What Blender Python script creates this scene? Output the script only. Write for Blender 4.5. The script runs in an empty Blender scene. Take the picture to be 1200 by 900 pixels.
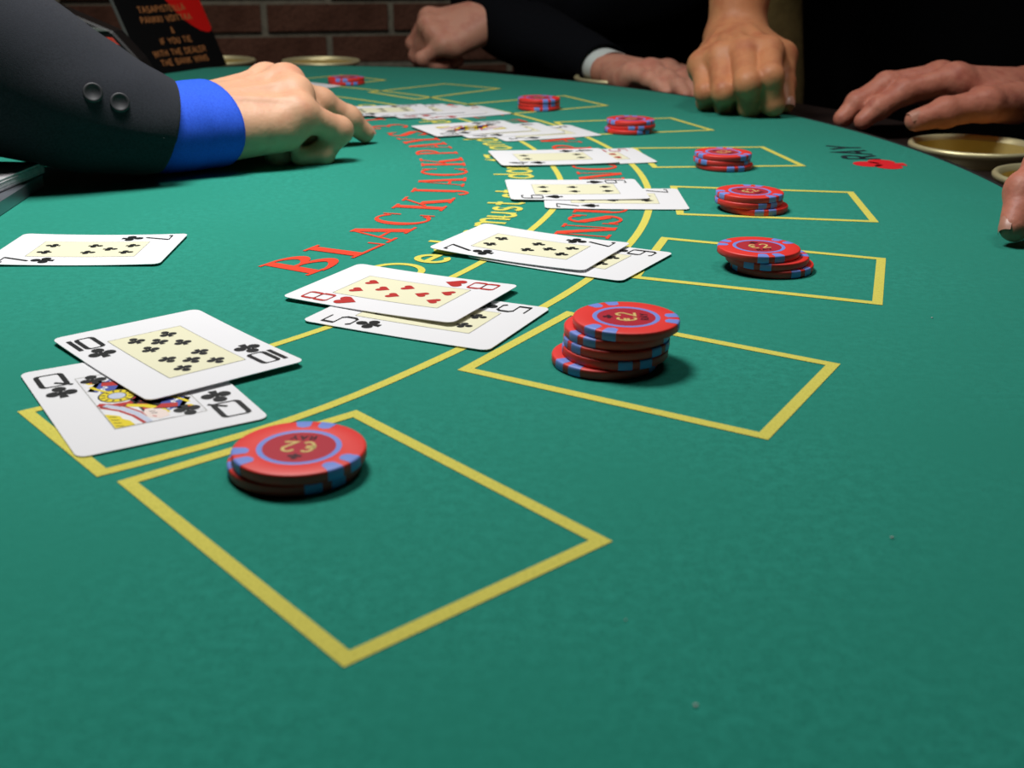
import bpy, bmesh, math, random
import numpy as np

random.seed(7); np.random.seed(7)
S = bpy.context.scene
COL = S.collection
R = math.radians

# ------------------------------------------------------------------ camera
# metres; the felt of the table is the plane z = 0, the floor lies at z = -0.92
F_PX, PITCH, ROLL, CAM_H = 1355.3, .3655, .0086, .1526
cam_data = bpy.data.cameras.new('camera')
cam_data.sensor_width = 36.0
cam_data.lens = F_PX*36/1200
cam_data.clip_start = .01
cam_data.dof.use_dof = True
cam_data.dof.focus_distance = .56
cam_data.dof.aperture_fstop = 17.0
cam = bpy.data.objects.new('camera', cam_data)
COL.objects.link(cam)
from mathutils import Matrix, Vector
_r, _u, _f = Vector((1, 0, 0)), Vector((0, math.sin(PITCH), math.cos(PITCH))), Vector((0, math.cos(PITCH), -math.sin(PITCH)))
_rr = _r*math.cos(ROLL)+_u*math.sin(ROLL)
_uu = _u*math.cos(ROLL)-_r*math.sin(ROLL)
_m = Matrix((_rr, _uu, -_f)).transposed().to_4x4()
_m.translation = (0, 0, CAM_H)
cam.matrix_world = _m
S.camera = cam

# ------------------------------------------------------------------ light
world = bpy.data.worlds.new('World'); S.world = world; world.use_nodes = True
bg = world.node_tree.nodes['Background']
bg.inputs[0].default_value = (.80, .86, 1, 1); bg.inputs[1].default_value = .012

def area_lamp(name, loc, target, size, power, color, spread=180):
    d = bpy.data.lights.new(name, 'AREA'); d.shape = 'DISK'; d.size = size; d.energy = power; d.color = color
    d.spread = R(spread)
    o = bpy.data.objects.new(name, d); COL.objects.link(o); o.location = loc
    o.rotation_euler = (Vector(target)-Vector(loc)).to_track_quat('-Z', 'Y').to_euler()
    return o
area_lamp('table_lamp', (-.20, .73, .77), (-.19, .72, 0), .28, 5.25, (1, .99, .965), 140)     # the shaded lamp hanging over the table
area_lamp('right_fill', (.50, .80, 1.6), (.45, .9, 0), .4, 2.3, (1, .98, .95), 120)          # unseen fill light, added to brighten the hands and cups on the right
area_lamp('wall_fill', (-.5, 1.55, 1.6), (-.45, 2.55, .0), .4, 2.3, (1, .95, .88), 90)  # added light with no visible source, lifts the brick wall out of the dark

S.view_settings.view_transform = 'Standard'
S.view_settings.look = 'None'
S.view_settings.gamma = 1.0
S.view_settings.exposure = 0.0
S.view_settings.use_curve_mapping = False

# ------------------------------------------------------------------ materials
def lin(c):
    f = lambda v: v/12.92 if v <= .04045 else ((v+.055)/1.055)**2.4
    return (f(c[0]/255), f(c[1]/255), f(c[2]/255), 1)

def mat(name, rgb, rough=.6, metal=0, spec=.5, noise=None, bump=None, sheen=0, sss=0, coat=0):
    """noise: list of (scale, second colour, low, high); bump: list of (scale, strength, distance)"""
    m = bpy.data.materials.new(name); m.use_nodes = True
    nt = m.node_tree; b = nt.nodes['Principled BSDF']
    b.inputs['Base Color'].default_value = lin(rgb)
    b.inputs['Roughness'].default_value = rough
    b.inputs['Metallic'].default_value = metal
    b.inputs['Specular IOR Level'].default_value = spec
    if sheen:
        b.inputs['Sheen Weight'].default_value = sheen; b.inputs['Sheen Roughness'].default_value = .5
    if coat:
        b.inputs['Coat Weight'].default_value = coat; b.inputs['Coat Roughness'].default_value = .15
    if sss:
        b.inputs['Subsurface Weight'].default_value = sss
        b.inputs['Subsurface Radius'].default_value = (.006, .0025, .0012)
        b.inputs['Subsurface Scale'].default_value = 1.0
    tc = nt.nodes.new('ShaderNodeTexCoord')
    src = None
    for i, (sc, rgb2, lo, hi) in enumerate(noise or []):
        n = nt.nodes.new('ShaderNodeTexNoise'); n.inputs['Scale'].default_value = sc; n.inputs['Detail'].default_value = 3
        nt.links.new(tc.outputs['Object'], n.inputs['Vector'])
        r = nt.nodes.new('ShaderNodeMapRange'); r.inputs[1].default_value = lo; r.inputs[2].default_value = hi
        nt.links.new(n.outputs['Fac'], r.inputs[0])
        mx = nt.nodes.new('ShaderNodeMix'); mx.data_type = 'RGBA'
        nt.links.new(r.outputs[0], mx.inputs['Factor'])
        if src is None: mx.inputs[6].default_value = lin(rgb)
        else: nt.links.new(src, mx.inputs[6])
        mx.inputs[7].default_value = lin(rgb2)
        src = mx.outputs[2]
    if src is not None: nt.links.new(src, b.inputs['Base Color'])
    prev = None
    for sc, st, dist in (bump or []):
        n = nt.nodes.new('ShaderNodeTexNoise'); n.inputs['Scale'].default_value = sc; n.inputs['Detail'].default_value = 2
        nt.links.new(tc.outputs['Object'], n.inputs['Vector'])
        bp_ = nt.nodes.new('ShaderNodeBump'); bp_.inputs['Strength'].default_value = st; bp_.inputs['Distance'].default_value = dist
        nt.links.new(n.outputs['Fac'], bp_.inputs['Height'])
        if prev: nt.links.new(prev, bp_.inputs['Normal'])
        prev = bp_.outputs['Normal']
    if prev: nt.links.new(prev, b.inputs['Normal'])
    return m

M = {}
M['felt'] = mat('green_felt', (34, 142, 122), .95, spec=.15, noise=[(900, (26, 122, 105), .35, .7), (260, (42, 151, 132), .4, .8), (9, (31, 136, 116), .35, .7)], bump=[(1500, .35, .0006), (28, .12, .003)], sheen=.12)
M['yellow'] = mat('yellow_print', (220, 211, 98), .9, spec=.15, noise=[(1200, (200, 192, 84), .45, .75)], bump=[(1500, .3, .0006)])
M['red_print'] = mat('red_print', (232, 72, 48), .9, spec=.15, noise=[(1200, (205, 70, 50), .45, .75)], bump=[(1500, .3, .0006)])
M['logo_red'] = mat('logo_red_print', (226, 34, 44), .9, spec=.15, noise=[(1200, (200, 34, 40), .45, .75)])
M['logo_dark'] = mat('logo_dark_print', (30, 34, 44), .9, spec=.15, noise=[(1200, (36, 52, 56), .45, .75)])
M['card'] = mat('card_white', (240, 240, 243), .42, spec=.4, bump=[(2500, .03, .0002)])
M['cream'] = mat('card_cream_panel', (240, 237, 204), .42, spec=.4)
M['black_ink'] = mat('black_ink', (16, 18, 20), .45)
M['grey_ink'] = mat('grey_ink', (150, 150, 140), .45)
M['red_ink'] = mat('red_ink', (190, 44, 40), .45)
M['blue_ink'] = mat('blue_ink', (70, 86, 170), .45)
M['yellow_ink'] = mat('yellow_ink', (236, 214, 36), .45)
M['pale_ink'] = mat('pale_blue_ink', (200, 208, 228), .45)
M['flesh_ink'] = mat('flesh_ink', (244, 226, 218), .45)
M['chip_red'] = mat('chip_red', (236, 50, 42), .48, spec=.6, bump=[(900, .05, .0003)])
M['chip_blue'] = mat('chip_blue', (122, 146, 226), .45, spec=.5)
M['chip_inlay'] = mat('chip_inlay_red', (186, 44, 60), .38)
M['chip_gold'] = mat('chip_gold_print', (222, 196, 120), .4)
M['chip_dark'] = mat('chip_dark_print', (66, 22, 34), .4)
M['jacket_grey'] = mat('charcoal_wool', (46, 48, 54), .95, spec=.12, noise=[(700, (37, 38, 43), .4, .7), (14, (42, 44, 50), .4, .7)], bump=[(1300, .3, .0005), (16, .35, .006)], sheen=.05)
M['jacket_button'] = mat('charcoal_button', (34, 35, 39), .6)
M['jacket_black'] = mat('black_wool', (15, 16, 21), .95, spec=.08, noise=[(500, (10, 11, 14), .4, .7)], bump=[(900, .3, .0006), (12, .4, .01)])
M['shirt_black'] = mat('black_cotton', (12, 13, 14), .95, spec=.06, bump=[(14, .4, .01)])
M['shirt_blue'] = mat('blue_cotton', (44, 92, 222), .8, spec=.25, noise=[(900, (36, 80, 205), .4, .7)], bump=[(40, .25, .003)])
M['shirt_white'] = mat('white_cotton', (215, 222, 218), .8, spec=.25)
M['khaki'] = mat('khaki_cloth', (128, 108, 66), .9, spec=.2, noise=[(60, (108, 90, 54), .4, .7)], bump=[(30, .4, .005)])
SKB = [(420, .25, .0006), (90, .3, .0015)]
M['skin_dealer'] = mat('skin_dealer', (214, 164, 132), .5, spec=.35, noise=[(70, (204, 142, 114), .45, .75), (22, (204, 156, 124), .4, .7)], bump=SKB, sss=.12)
M['skin_tan'] = mat('skin_tan', (205, 138, 96), .5, spec=.35, noise=[(60, (186, 112, 78), .45, .75)], bump=SKB, sss=.12)
M['skin_pink'] = mat('skin_pink', (214, 152, 128), .5, spec=.35, noise=[(60, (200, 128, 108), .45, .75)], bump=SKB, sss=.12)
M['skin_ruddy'] = mat('skin_ruddy', (200, 128, 106), .5, spec=.35, noise=[(90, (176, 100, 84), .42, .72), (24, (190, 118, 96), .4, .7)], bump=[(420, .3, .0006), (70, .5, .003)], sss=.12)
M['nail'] = mat('fingernail', (214, 160, 140), .35, spec=.5)
M['nail_pale'] = mat('fingernail_pale', (188, 132, 112), .4, spec=.5)
M['brass'] = mat('pale_brass', (226, 216, 168), .42, metal=.6, bump=[(60, .03, .001)])
M['brass_in'] = mat('brass_inside', (216, 194, 120), .45, metal=.3)
M['lint'] = mat('pale_lint', (200, 205, 200), .9)
M['rail'] = mat('dark_wood_rail', (40, 28, 25), .42, spec=.4, noise=[(30, (28, 20, 18), .4, .7)])
M['trim_black'] = mat('black_rubber_trim', (14, 14, 15), .7)
M['apron'] = mat('black_vinyl', (16, 16, 17), .6)
M['steel'] = mat('brushed_steel', (150, 153, 162), .38, metal=.85, bump=[(200, .04, .001)])
M['well'] = mat('black_well', (10, 10, 11), .8)
M['paper'] = mat('card_edges', (205, 204, 206), .7, noise=[(300, (178, 178, 182), .4, .7)])
M['brick'] = mat('dark_red_brick', (118, 82, 68), .95, spec=.1, noise=[(18, (98, 66, 54), .4, .7), (160, (86, 60, 50), .5, .8)], bump=[(120, .5, .004)])
M['mortar'] = mat('grey_mortar', (150, 146, 130), .97, spec=.1, noise=[(60, (128, 124, 112), .4, .7)], bump=[(200, .4, .002)])
M['plaster'] = mat('dark_plaster', (60, 50, 45), .95)
M['carpet'] = mat('dark_carpet', (36, 28, 30), .97, noise=[(40, (28, 22, 24), .4, .7)])
M['sign_black'] = mat('sign_black', (16, 15, 16), .35, spec=.4)
M['sign_text'] = mat('sign_copper_print', (176, 112, 66), .5)
M['sign_red'] = mat('sign_red', (205, 22, 18), .4)
M['plastic_black'] = mat('black_plastic', (14, 13, 14), .4)
M['shoe_red'] = mat('red_card_back', (205, 62, 42), .5)
M['shoe_pink'] = mat('salmon_strip', (220, 130, 110), .5)
M['grey_plastic'] = mat('grey_plastic', (110, 112, 108), .5)

# ------------------------------------------------------------------ helpers
def tag(o, label=None, cat=None, group=None, kind=None):
    if label: o['label'] = label
    if cat: o['category'] = cat
    if group: o['group'] = group
    if kind: o['kind'] = kind
    return o

def link(name, me, parent=None):
    o = bpy.data.objects.new(name, me); COL.objects.link(o)
    if parent is not None: o.parent = parent
    return o

def empty(name, loc, label=None, cat=None, group=None, rz=0):
    o = bpy.data.objects.new(name, None); COL.objects.link(o)
    o.location = loc; o.rotation_euler = (0, 0, rz); o.empty_display_size = .02
    return tag(o, label, cat, group)

class MB:
    """collects polygons with one material each"""
    def __init__(s): s.v = []; s.f = []; s.m = []; s.mats = []
    def mi(s, m):
        if m not in s.mats: s.mats.append(m)
        return s.mats.index(m)
    def poly(s, pts, m='x'):
        n = len(s.v); s.v += [tuple(float(c) for c in p) for p in pts]; s.f.append(tuple(range(n, n+len(pts)))); s.m.append(s.mi(m))
    def grid(s, rows, m, close_u=False, close_v=False, flip=False):
        n = len(s.v); a = len(rows); b = len(rows[0])
        for r in rows: s.v += [tuple(float(c) for c in p) for p in r]
        k = s.mi(m)
        for i in range(a if close_u else a-1):
            for j in range(b if close_v else b-1):
                q = (n+i*b+j, n+i*b+(j+1) % b, n+((i+1) % a)*b+(j+1) % b, n+((i+1) % a)*b+j)
                s.f.append(q[::-1] if flip else q); s.m.append(k)
    def box(s, c, d, m, ax=None):
        ax = np.eye(3) if ax is None else np.array(ax)
        c = np.array(c, float); d = np.array(d, float)/2
        P = {}
        for i in (-1, 1):
            for j in (-1, 1):
                for k in (-1, 1): P[i, j, k] = c+ax.T@(d*[i, j, k])
        for q in ([(-1,-1,-1),(-1,1,-1),(1,1,-1),(1,-1,-1)], [(-1,-1,1),(1,-1,1),(1,1,1),(-1,1,1)], [(-1,-1,-1),(1,-1,-1),(1,-1,1),(-1,-1,1)],
                  [(1,1,-1),(-1,1,-1),(-1,1,1),(1,1,1)], [(-1,1,-1),(-1,-1,-1),(-1,-1,1),(-1,1,1)], [(1,-1,-1),(1,1,-1),(1,1,1),(1,-1,1)]):
            s.poly([P[t] for t in q], m)
    def lathe(s, prof, m, n=48, c=(0, 0, 0), cap0=False, cap1=False):
        rows = [[(c[0]+r*math.cos(2*math.pi*k/n), c[1]+r*math.sin(2*math.pi*k/n), c[2]+z) for k in range(n)] for r, z in prof]
        s.grid(rows, m, close_v=True)
        if cap0: s.poly(rows[0][::-1], m)
        if cap1: s.poly(rows[-1], m)
    def build(s, name, parent=None, smooth=False, remap=None, weld=False):
        v = s.v if remap is None else [remap(p) for p in s.v]
        me = bpy.data.meshes.new(name); me.from_pydata(v, [], s.f); me.update()
        for m in s.mats: me.materials.append(M[m])
        for p, k in zip(me.polygons, s.m): p.material_index = k; p.use_smooth = smooth
        if weld:
            bm = bmesh.new(); bm.from_mesh(me); bmesh.ops.remove_doubles(bm, verts=bm.verts, dist=1e-6); bmesh.ops.recalc_face_normals(bm, faces=bm.faces); bm.to_mesh(me); bm.free()
        return link(name, me, parent)

def bevel(o, w, n=2):
    b = o.modifiers.new('bevel', 'BEVEL'); b.width = w; b.segments = n; b.limit_method = 'ANGLE'; b.angle_limit = R(40)
    return o

def ribbon(pts, w, closed=False):
    """list of quads (2-D) for a mitred line of width w along pts"""
    P = [np.array(p[:2], float) for p in pts]; n = len(P); L, Rr = [], []
    for i in range(n):
        a = P[i]-P[i-1] if (i > 0 or closed) else P[i+1]-P[i]
        b = P[(i+1) % n]-P[i] if (i < n-1 or closed) else P[i]-P[i-1]
        a = a/(np.linalg.norm(a)+1e-12); b = b/(np.linalg.norm(b)+1e-12)
        na, nb = np.array([-a[1], a[0]]), np.array([-b[1], b[0]])
        k = na+nb; k = k/(np.linalg.norm(k)+1e-12); s = 1/max(.35, k.dot(na))
        L.append(P[i]+k*w/2*s); Rr.append(P[i]-k*w/2*s)
    return [[Rr[i], Rr[(i+1) % n], L[(i+1) % n], L[i]] for i in range(n if closed else n-1)]

def arc(cx, cy, rx, ry, a0, a1, n=14):
    return [(cx+rx*math.cos(R(a0+(a1-a0)*i/n)), cy+ry*math.sin(R(a0+(a1-a0)*i/n))) for i in range(n+1)]

def varc(cx, cy, rx, ry, a0, a1, t0, t1, n=16):
    """arc whose pen is thick (t1) on its upright parts and thin (t0) on its flat parts"""
    out = []
    pts = []
    for i in range(n+1):
        a = R(a0+(a1-a0)*i/n); t = t0+(t1-t0)*abs(math.cos(a))**1.5
        c, s_ = math.cos(a), math.sin(a)
        pts.append(((cx+(rx)*c, cy+ry*s_), (cx+(rx-t)*c, cy+(ry-min(t, ry*.9))*s_)))
    for i in range(n): out.append([pts[i][0], pts[i+1][0], pts[i+1][1], pts[i][1]])
    return out

# ------------------------------------------------------------------ lettering (all drawn as flat strokes)
def serif_glyph(ch):
    T, t = .20, .06
    q = lambda x0, y0, x1, y1: [(x0, y0), (x1, y0), (x1, y1), (x0, y1)]
    stem = lambda x: [q(x, 0, x+T, 1), q(x-.09, 0, x+T+.09, t), q(x-.09, 1-t, x+T+.09, 1)]
    dg = lambda x0, y0, x1, y1, w: [[(x0, y0), (x0+w, y0), (x1+w, y1), (x1, y1)]]
    if ch == 'B': return .95, stem(.1)+varc(.3, .73, .5, .27, 90, -90, t, T)+varc(.3, .26, .6, .29, 90, -90, t, T)
    if ch == 'L': return .85, stem(.1)+[q(.1, 0, .8, t), [(.8, 0), (.85, 0), (.85, .32), (.8, .32)]]
    if ch == 'A': return 1.05, dg(.12, 0, .48, 1, .06)+dg(.72, 0, .42, 1, .22)+[q(.28, .3, .72, .3+t), q(0, 0, .32, t), q(.62, 0, 1.05, t)]
    if ch == 'C': return .92, varc(.5, .5, .5, .52, 50, 310, t, T, 26)+[q(.82, .66, .88, 1.0), q(.82, .0, .88, .28)]
    if ch == 'K': return 1.05, stem(.1)+dg(.3, .42, .82, 1, .08)+dg(.74, 0, .42, .58, .24)+[q(.68, 1-t, 1.02, 1), q(.64, 0, 1.08, t)]
    if ch == 'J': return .55, [q(.22, .1, .22+T, 1), q(.12, 1-t, .54, 1)]+varc(.16, .1, .26, .28, 0, -150, t, T*.8)
    if ch == 'P': return .85, stem(.1)+varc(.3, .72, .52, .28, 90, -90, t, T)
    if ch == 'Y': return .95, [q(.40, 0, .40+T, .45), q(.28, 0, .72, t)]+dg(.40, .42, .06, 1, .22)+dg(.54, .42, .82, 1, .06)+[q(0, 1-t, .36, 1), q(.7, 1-t, .98, 1)]
    if ch == 'S': return .75, varc(.36, .74, .32, .27, 20, 200, t, .13)+[[(.04, .66), (.20, .78), (.70, .34), (.52, .2)]]+varc(.38, .27, .34, .28, 20, -160, t, .13)+[q(.62, .7, .68, .98), q(.04, .02, .10, .32)]
    if ch == 'N': return 1.0, [q(.14, 0, .20, 1), q(.84, 0, .90, 1), q(.02, 0, .34, t), q(.02, 1-t, .26, 1), q(.72, 1-t, 1.02, 1)]+dg(.70, 0, .10, 1, .24)
    if ch == 'U': return .95, [q(.12, .3, .12+T, 1), q(.80, .3, .86, 1), q(.02, 1-t, .44, 1), q(.68, 1-t, .98, 1)]+varc(.49, .32, .37, .34, 180, 360, t, T*.7)
    if ch == 'R': return 1.0, stem(.1)+varc(.3, .74, .5, .26, 90, -90, t, T)+dg(.68, 0, .40, .5, .24)+[q(.66, 0, 1.0, t)]
    if ch == 'I': return .4, stem(.1)
    if ch == 'E': return .85, stem(.1)+[q(.1, 0, .8, t), q(.1, 1-t, .76, 1), q(.3, .48, .62, .48+t), q(.74, .0, .8, .3), q(.70, .72, .76, 1), q(.58, .38, .62, .64)]
    if ch == 'T': return .9, [q(.36, 0, .36+T, 1), q(.22, 0, .70, t), q(.02, 1-t, .9, 1), q(.02, .72, .08, 1), q(.84, .72, .9, 1)]
    if ch == 'O': return 1.0, varc(.5, .5, .5, .52, 0, 360, t, T, 30)
    if ch == '3': return .7, varc(.3, .74, .32, .27, 150, -90, t, .16)+varc(.3, .26, .36, .28, 90, -160, t, .16)
    if ch == '2': return .75, varc(.36, .7, .32, .3, 170, -30, t, .16)+[[(.56, .5), (.68, .58), (.16, .06), (.04, .04)], q(.04, 0, .72, .09), q(.66, 0, .72, .26)]
    if ch == '1': return .5, [q(.18, 0, .38, 1), q(.06, 0, .5, t), [(.04, .82), (.18, .88), (.18, 1), (.3, 1)]]
    return .4, []

MONO = {  # single-line letters: (advance, strokes)
 'D': (.82, [[(.12, 0), (.12, 1)], [(.02, 1)]+arc(.25, .5, .5, .5, 90, -90)+[(.02, 0)]]),
 'e': (.62, [[(.10, .34)]+arc(.32, .32, .24, .30, 0, 315, 20)]),
 'a': (.62, [arc(.28, .28, .22, .28, 0, 360, 20), [(.52, .58), (.52, 0)]]),
 'l': (.26, [[(.12, 0), (.12, 1.0)]]),
 'r': (.44, [[(.12, 0), (.12, .58)], [(.12, .38)]+arc(.30, .38, .18, .2, 180, 60)]),
 'm': (.92, [[(.10, 0), (.10, .6)], arc(.27, .38, .17, .2, 180, 0)+[(.44, 0)], arc(.61, .38, .17, .2, 180, 0)+[(.78, 0)]]),
 'u': (.60, [[(.10, .58), (.10, .2)]+arc(.28, .2, .18, .2, 180, 360), [(.48, .58), (.48, 0)]]),
 's': (.50, [arc(.24, .44, .16, .14, 30, 270)+arc(.24, .15, .17, .15, 90, -150)]),
 't': (.42, [[(.18, .86), (.18, .12), (.34, .02)], [(.02, .58), (.36, .58)]]),
 'n': (.60, [[(.10, 0), (.10, .6)], arc(.29, .38, .19, .2, 180, 0)+[(.48, 0)]]),
 'd': (.62, [arc(.28, .28, .22, .28, 0, 360, 20), [(.52, 1.0), (.52, 0)]]),
 'o': (.62, [arc(.30, .29, .24, .29, 0, 360, 20)]),
 'w': (.80, [[(.04, .58), (.2, 0), (.38, .5), (.56, 0), (.74, .58)]]),
 ' ': (.42, []),
 '1': (.45, [[(.08, .78), (.25, .96), (.25, 0)]]),
 '7': (.60, [[(.06, .96), (.54, .96), (.22, 0)]]),
 '6': (.62, [[(.44, .94)]+arc(.62, .40, .56, .58, 110, 180, 8)+arc(.30, .28, .24, .28, 180, -180, 20)]),
 # sans capitals
 'T': (.72, [[(.36, 0), (.36, 1)], [(.04, 1), (.68, 1)]]),
 'A': (.78, [[(.05, 0), (.39, 1), (.73, 0)], [(.18, .34), (.60, .34)]]),
 '\u00c4': (.78, [[(.05, 0), (.39, 1), (.73, 0)], [(.18, .34), (.60, .34)], [(.22, 1.16), (.28, 1.16)], [(.50, 1.16), (.56, 1.16)]]),
 'S': (.68, [arc(.34, .75, .26, .25, 30, 270)+arc(.34, .25, .27, .25, 90, -150)]),
 'P': (.68, [[(.1, 0), (.1, 1)], [(.1, 1)]+arc(.34, .74, .26, .26, 90, -90)+[(.1, .48)]]),
 'R': (.72, [[(.1, 0), (.1, 1)], [(.1, 1)]+arc(.34, .74, .26, .26, 90, -90)+[(.1, .48)], [(.36, .48), (.64, 0)]]),
 'B': (.70, [[(.1, 0), (.1, 1)], [(.1, 1)]+arc(.34, .76, .24, .24, 90, -90)+[(.1, .52)], [(.1, .52)]+arc(.36, .26, .27, .26, 90, -90)+[(.1, 0)]]),
 'I': (.28, [[(.14, 0), (.14, 1)]]),
 'E': (.64, [[(.58, 0), (.1, 0), (.1, 1), (.58, 1)], [(.1, .52), (.5, .52)]]),
 'F': (.62, [[(.1, 0), (.1, 1), (.58, 1)], [(.1, .52), (.5, .52)]]),
 'L': (.60, [[(.1, 1), (.1, 0), (.56, 0)]]),
 'N': (.76, [[(.1, 0), (.1, 1), (.66, 0), (.66, 1)]]),
 'K': (.70, [[(.1, 0), (.1, 1)], [(.62, 1), (.1, .42)], [(.28, .6), (.66, 0)]]),
 'V': (.74, [[(.05, 1), (.37, 0), (.69, 1)]]),
 'O': (.80, [arc(.40, .5, .32, .5, 0, 360, 22)]),
 'Y': (.74, [[(.05, 1), (.37, .46), (.69, 1)], [(.37, .46), (.37, 0)]]),
 'U': (.74, [[(.1, 1), (.1, .28)]+arc(.37, .28, .27, .28, 180, 360)+[(.64, 1)]]),
 'W': (1.0, [[(.04, 1), (.26, 0), (.5, .9), (.74, 0), (.96, 1)]]),
 'H': (.74, [[(.1, 0), (.1, 1)], [(.64, 0), (.64, 1)], [(.1, .5), (.64, .5)]]),
 '&': (.80, [[(.74, 0), (.22, .66)]+arc(.36, .80, .17, .2, 200, -40, 12)+[(.2, .42)]+arc(.32, .24, .24, .24, 130, 300, 10)+[(.70, .42)]]),
 '\u20ac': (.70, [arc(.42, .5, .3, .5, 50, 310, 18), [(.02, .6), (.5, .6)], [(.02, .42), (.48, .42)]]),
 '2': (.66, [arc(.33, .72, .25, .28, 165, -30, 12)+[(.06, 0), (.62, 0)]]),
}
def mono_text(text, w=.1, gap=.06):
    """polygons of a line of text with cap height 1, and its length"""
    x, out = 0, []
    for ch in text:
        adv, st = MONO[ch]
        for s_ in st:
            out += [[(p[0]+x, p[1]) for p in q] for q in ribbon(s_, w)]
        x += adv+gap
    return x-gap, out

# ------------------------------------------------------------------ the room
def plane_box(name, c, d, m, ax=None, kind='structure'):
    b = MB(); b.box(c, d, m, ax); return tag(b.build(name), kind=kind)
FLOOR_Z = -.92
plane_box('floor', (0, .8, FLOOR_Z-.03), (7, 6.4, .06), 'carpet')
plane_box('ceiling', (0, .8, 1.75), (7, 6.4, .06), 'plaster')
plane_box('wall_left', (-2.6, .8, .4), (.08, 6.4, 2.7), 'plaster')
plane_box('wall_right', (2.6, .8, .4), (.08, 6.4, 2.7), 'plaster')
plane_box('wall_front', (0, -2.0, .4), (6, .08, 2.7), 'plaster')

# brick wall behind the table: a mortar slab and bricks standing proud of it
WYAW = R(17.5)
wall_ax = np.array([[math.cos(WYAW), math.sin(WYAW), 0], [-math.sin(WYAW), math.cos(WYAW), 0], [0, 0, 1]])   # along, into the wall, up
W0 = np.array([-.541, 2.60, 0.])
def wall_pt(s, d, z): return W0+wall_ax[0]*s+wall_ax[1]*d+np.array([0, 0, z])
wb = MB(); wb.box(wall_pt(.45, .0390, .42), (5.0, .1, 2.68), 'mortar', wall_ax)
wall_back = tag(wb.build('wall_back'), kind='structure')
BP, BH, ROW = .275, .067, .067
bk = MB(); bk.box((0, 0, 0), (.261, .030, .0545), 'brick')
me_brick = None
def brick_at(s, z, d):
    global me_brick
    if me_brick is None:
        o = bk.build('brick', wall_back); me_brick = o.data
        bm = bmesh.new(); bm.from_mesh(me_brick); bmesh.ops.bevel(bm, geom=bm.edges[:], offset=.003, segments=1, affect='EDGES'); bm.to_mesh(me_brick); bm.free()
    else:
        o = link('brick', me_brick, wall_back)
    o.location = wall_pt(s, d, z); o.rotation_euler = (random.uniform(-.004, .004), random.uniform(-.004, .004), WYAW)
Z_ROW0 = -.038       # a bed joint
far = MB()
for r in range(-13, 26):
    z = Z_ROW0+ROW*(r+.5)
    for k in range(-9, 12):
        s = BP*(k+.5)+(0 if r % 2 == 0 else BP/2)
        if s < -1.9 or s > 2.7: continue
        d = random.uniform(-.003, .003)
        if -7 <= r <= 8 and -1.45 < s < 1.35: brick_at(s, z, d)
        else: far.box(wall_pt(s, d, z), (.261, .030, .0545), 'brick', wall_ax)
fo = far.build('distant_brickwork', wall_back); fo['kind'] = 'stuff'

# ------------------------------------------------------------------ the table
CX, CY = -.527, .792                  # centre of the layout's arcs
def pol(r, deg): return (CX+r*math.cos(R(deg)), CY+r*math.sin(R(deg)))
def edge_r(th):
    if th < -18: return .857+.0034*(-18-th)
    if th > 22: return .857-.010*min(1, (th-22)/20)
    return .857
edge = [pol(edge_r(t), t) for t in np.arange(-50, 60.1, 2.5)]
far_edge = [(-.145, 1.538), (-.202, 1.546), (-.28, 1.548), (-.335, 1.536), (-.385, 1.512), (-.43, 1.475), (-.46, 1.43), (-.475, 1.38)]
near_edge = [(-.475, .20), (-.46, .13), (-.43, .08), (-.38, .045), (-.30, .02), (-.18, .0), (-.06, .005)]
outline = near_edge+edge+far_edge
def smooth_loop(P, n=2):
    P = [np.array(p, float) for p in P]
    for _ in range(n):
        Q = []
        for i in range(len(P)):
            a, b = P[i], P[(i+1) % len(P)]
            if np.linalg.norm(b-a) > .5: Q += [a, b]; continue
            Q += [a*.75+b*.25, a*.25+b*.75]
        P = Q
    return P
outline = smooth_loop(outline, 1)
n_out = len(outline)

table = empty('blackjack_table', (0, 0, 0), 'half-round green felt card table with yellow betting boxes and a dark cup rail', 'table')
fb = MB()
cen = np.mean(outline, 0)
rows = []
for k in np.linspace(0.0, 1.0, 14)[1:]:
    rows.append([(*(cen+(p-cen)*k), 0) for p in outline])
fb.grid(rows, 'felt', close_v=True)
for i in range(n_out): fb.poly([(*cen, 0), rows[0][i], rows[0][(i+1) % n_out]], 'felt')
felt = fb.build('felt', table, smooth=True, weld=True)

def offset_out(d):
    out = []
    for i in range(n_out):
        a, b = outline[i-1], outline[(i+1) % n_out]
        t = (b-a)/np.linalg.norm(b-a); out.append(outline[i]+np.array([t[1], -t[0]])*d)
    return out
# rubber trim between felt and rail
tr = MB()
o0, o1 = offset_out(-.0005), offset_out(.004)
tr.grid([[(*p, -.0006) for p in o0], [(*p, .0005) for p in offset_out(.001)], [(*p, .0005) for p in offset_out(.003)], [(*p, -.002) for p in o1], [(*p, -.020) for p in o1]], 'trim_black', close_v=True)
tr.build('edge_trim', table, smooth=True, weld=True)
# wooden rail (only on the players' side; the dealer's side is straight)
def rail_pts(d, i0, i1): return [p for p in offset_out(d)[i0:i1]]
i_a, i_b = 0, n_out
rl = MB()
prof = [(.003, -.03), (.003, -.012), (.05, -.0125), (.10, -.0125), (.138, -.013), (.150, -.017), (.155, -.026), (.155, -.06), (.145, -.075), (.003, -.075)]
rl.grid([[(*p, z) for p in offset_out(d)] for d, z in prof], 'rail', close_u=True, close_v=True)
rail = rl.build('rail', table, smooth=False, weld=True)
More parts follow.
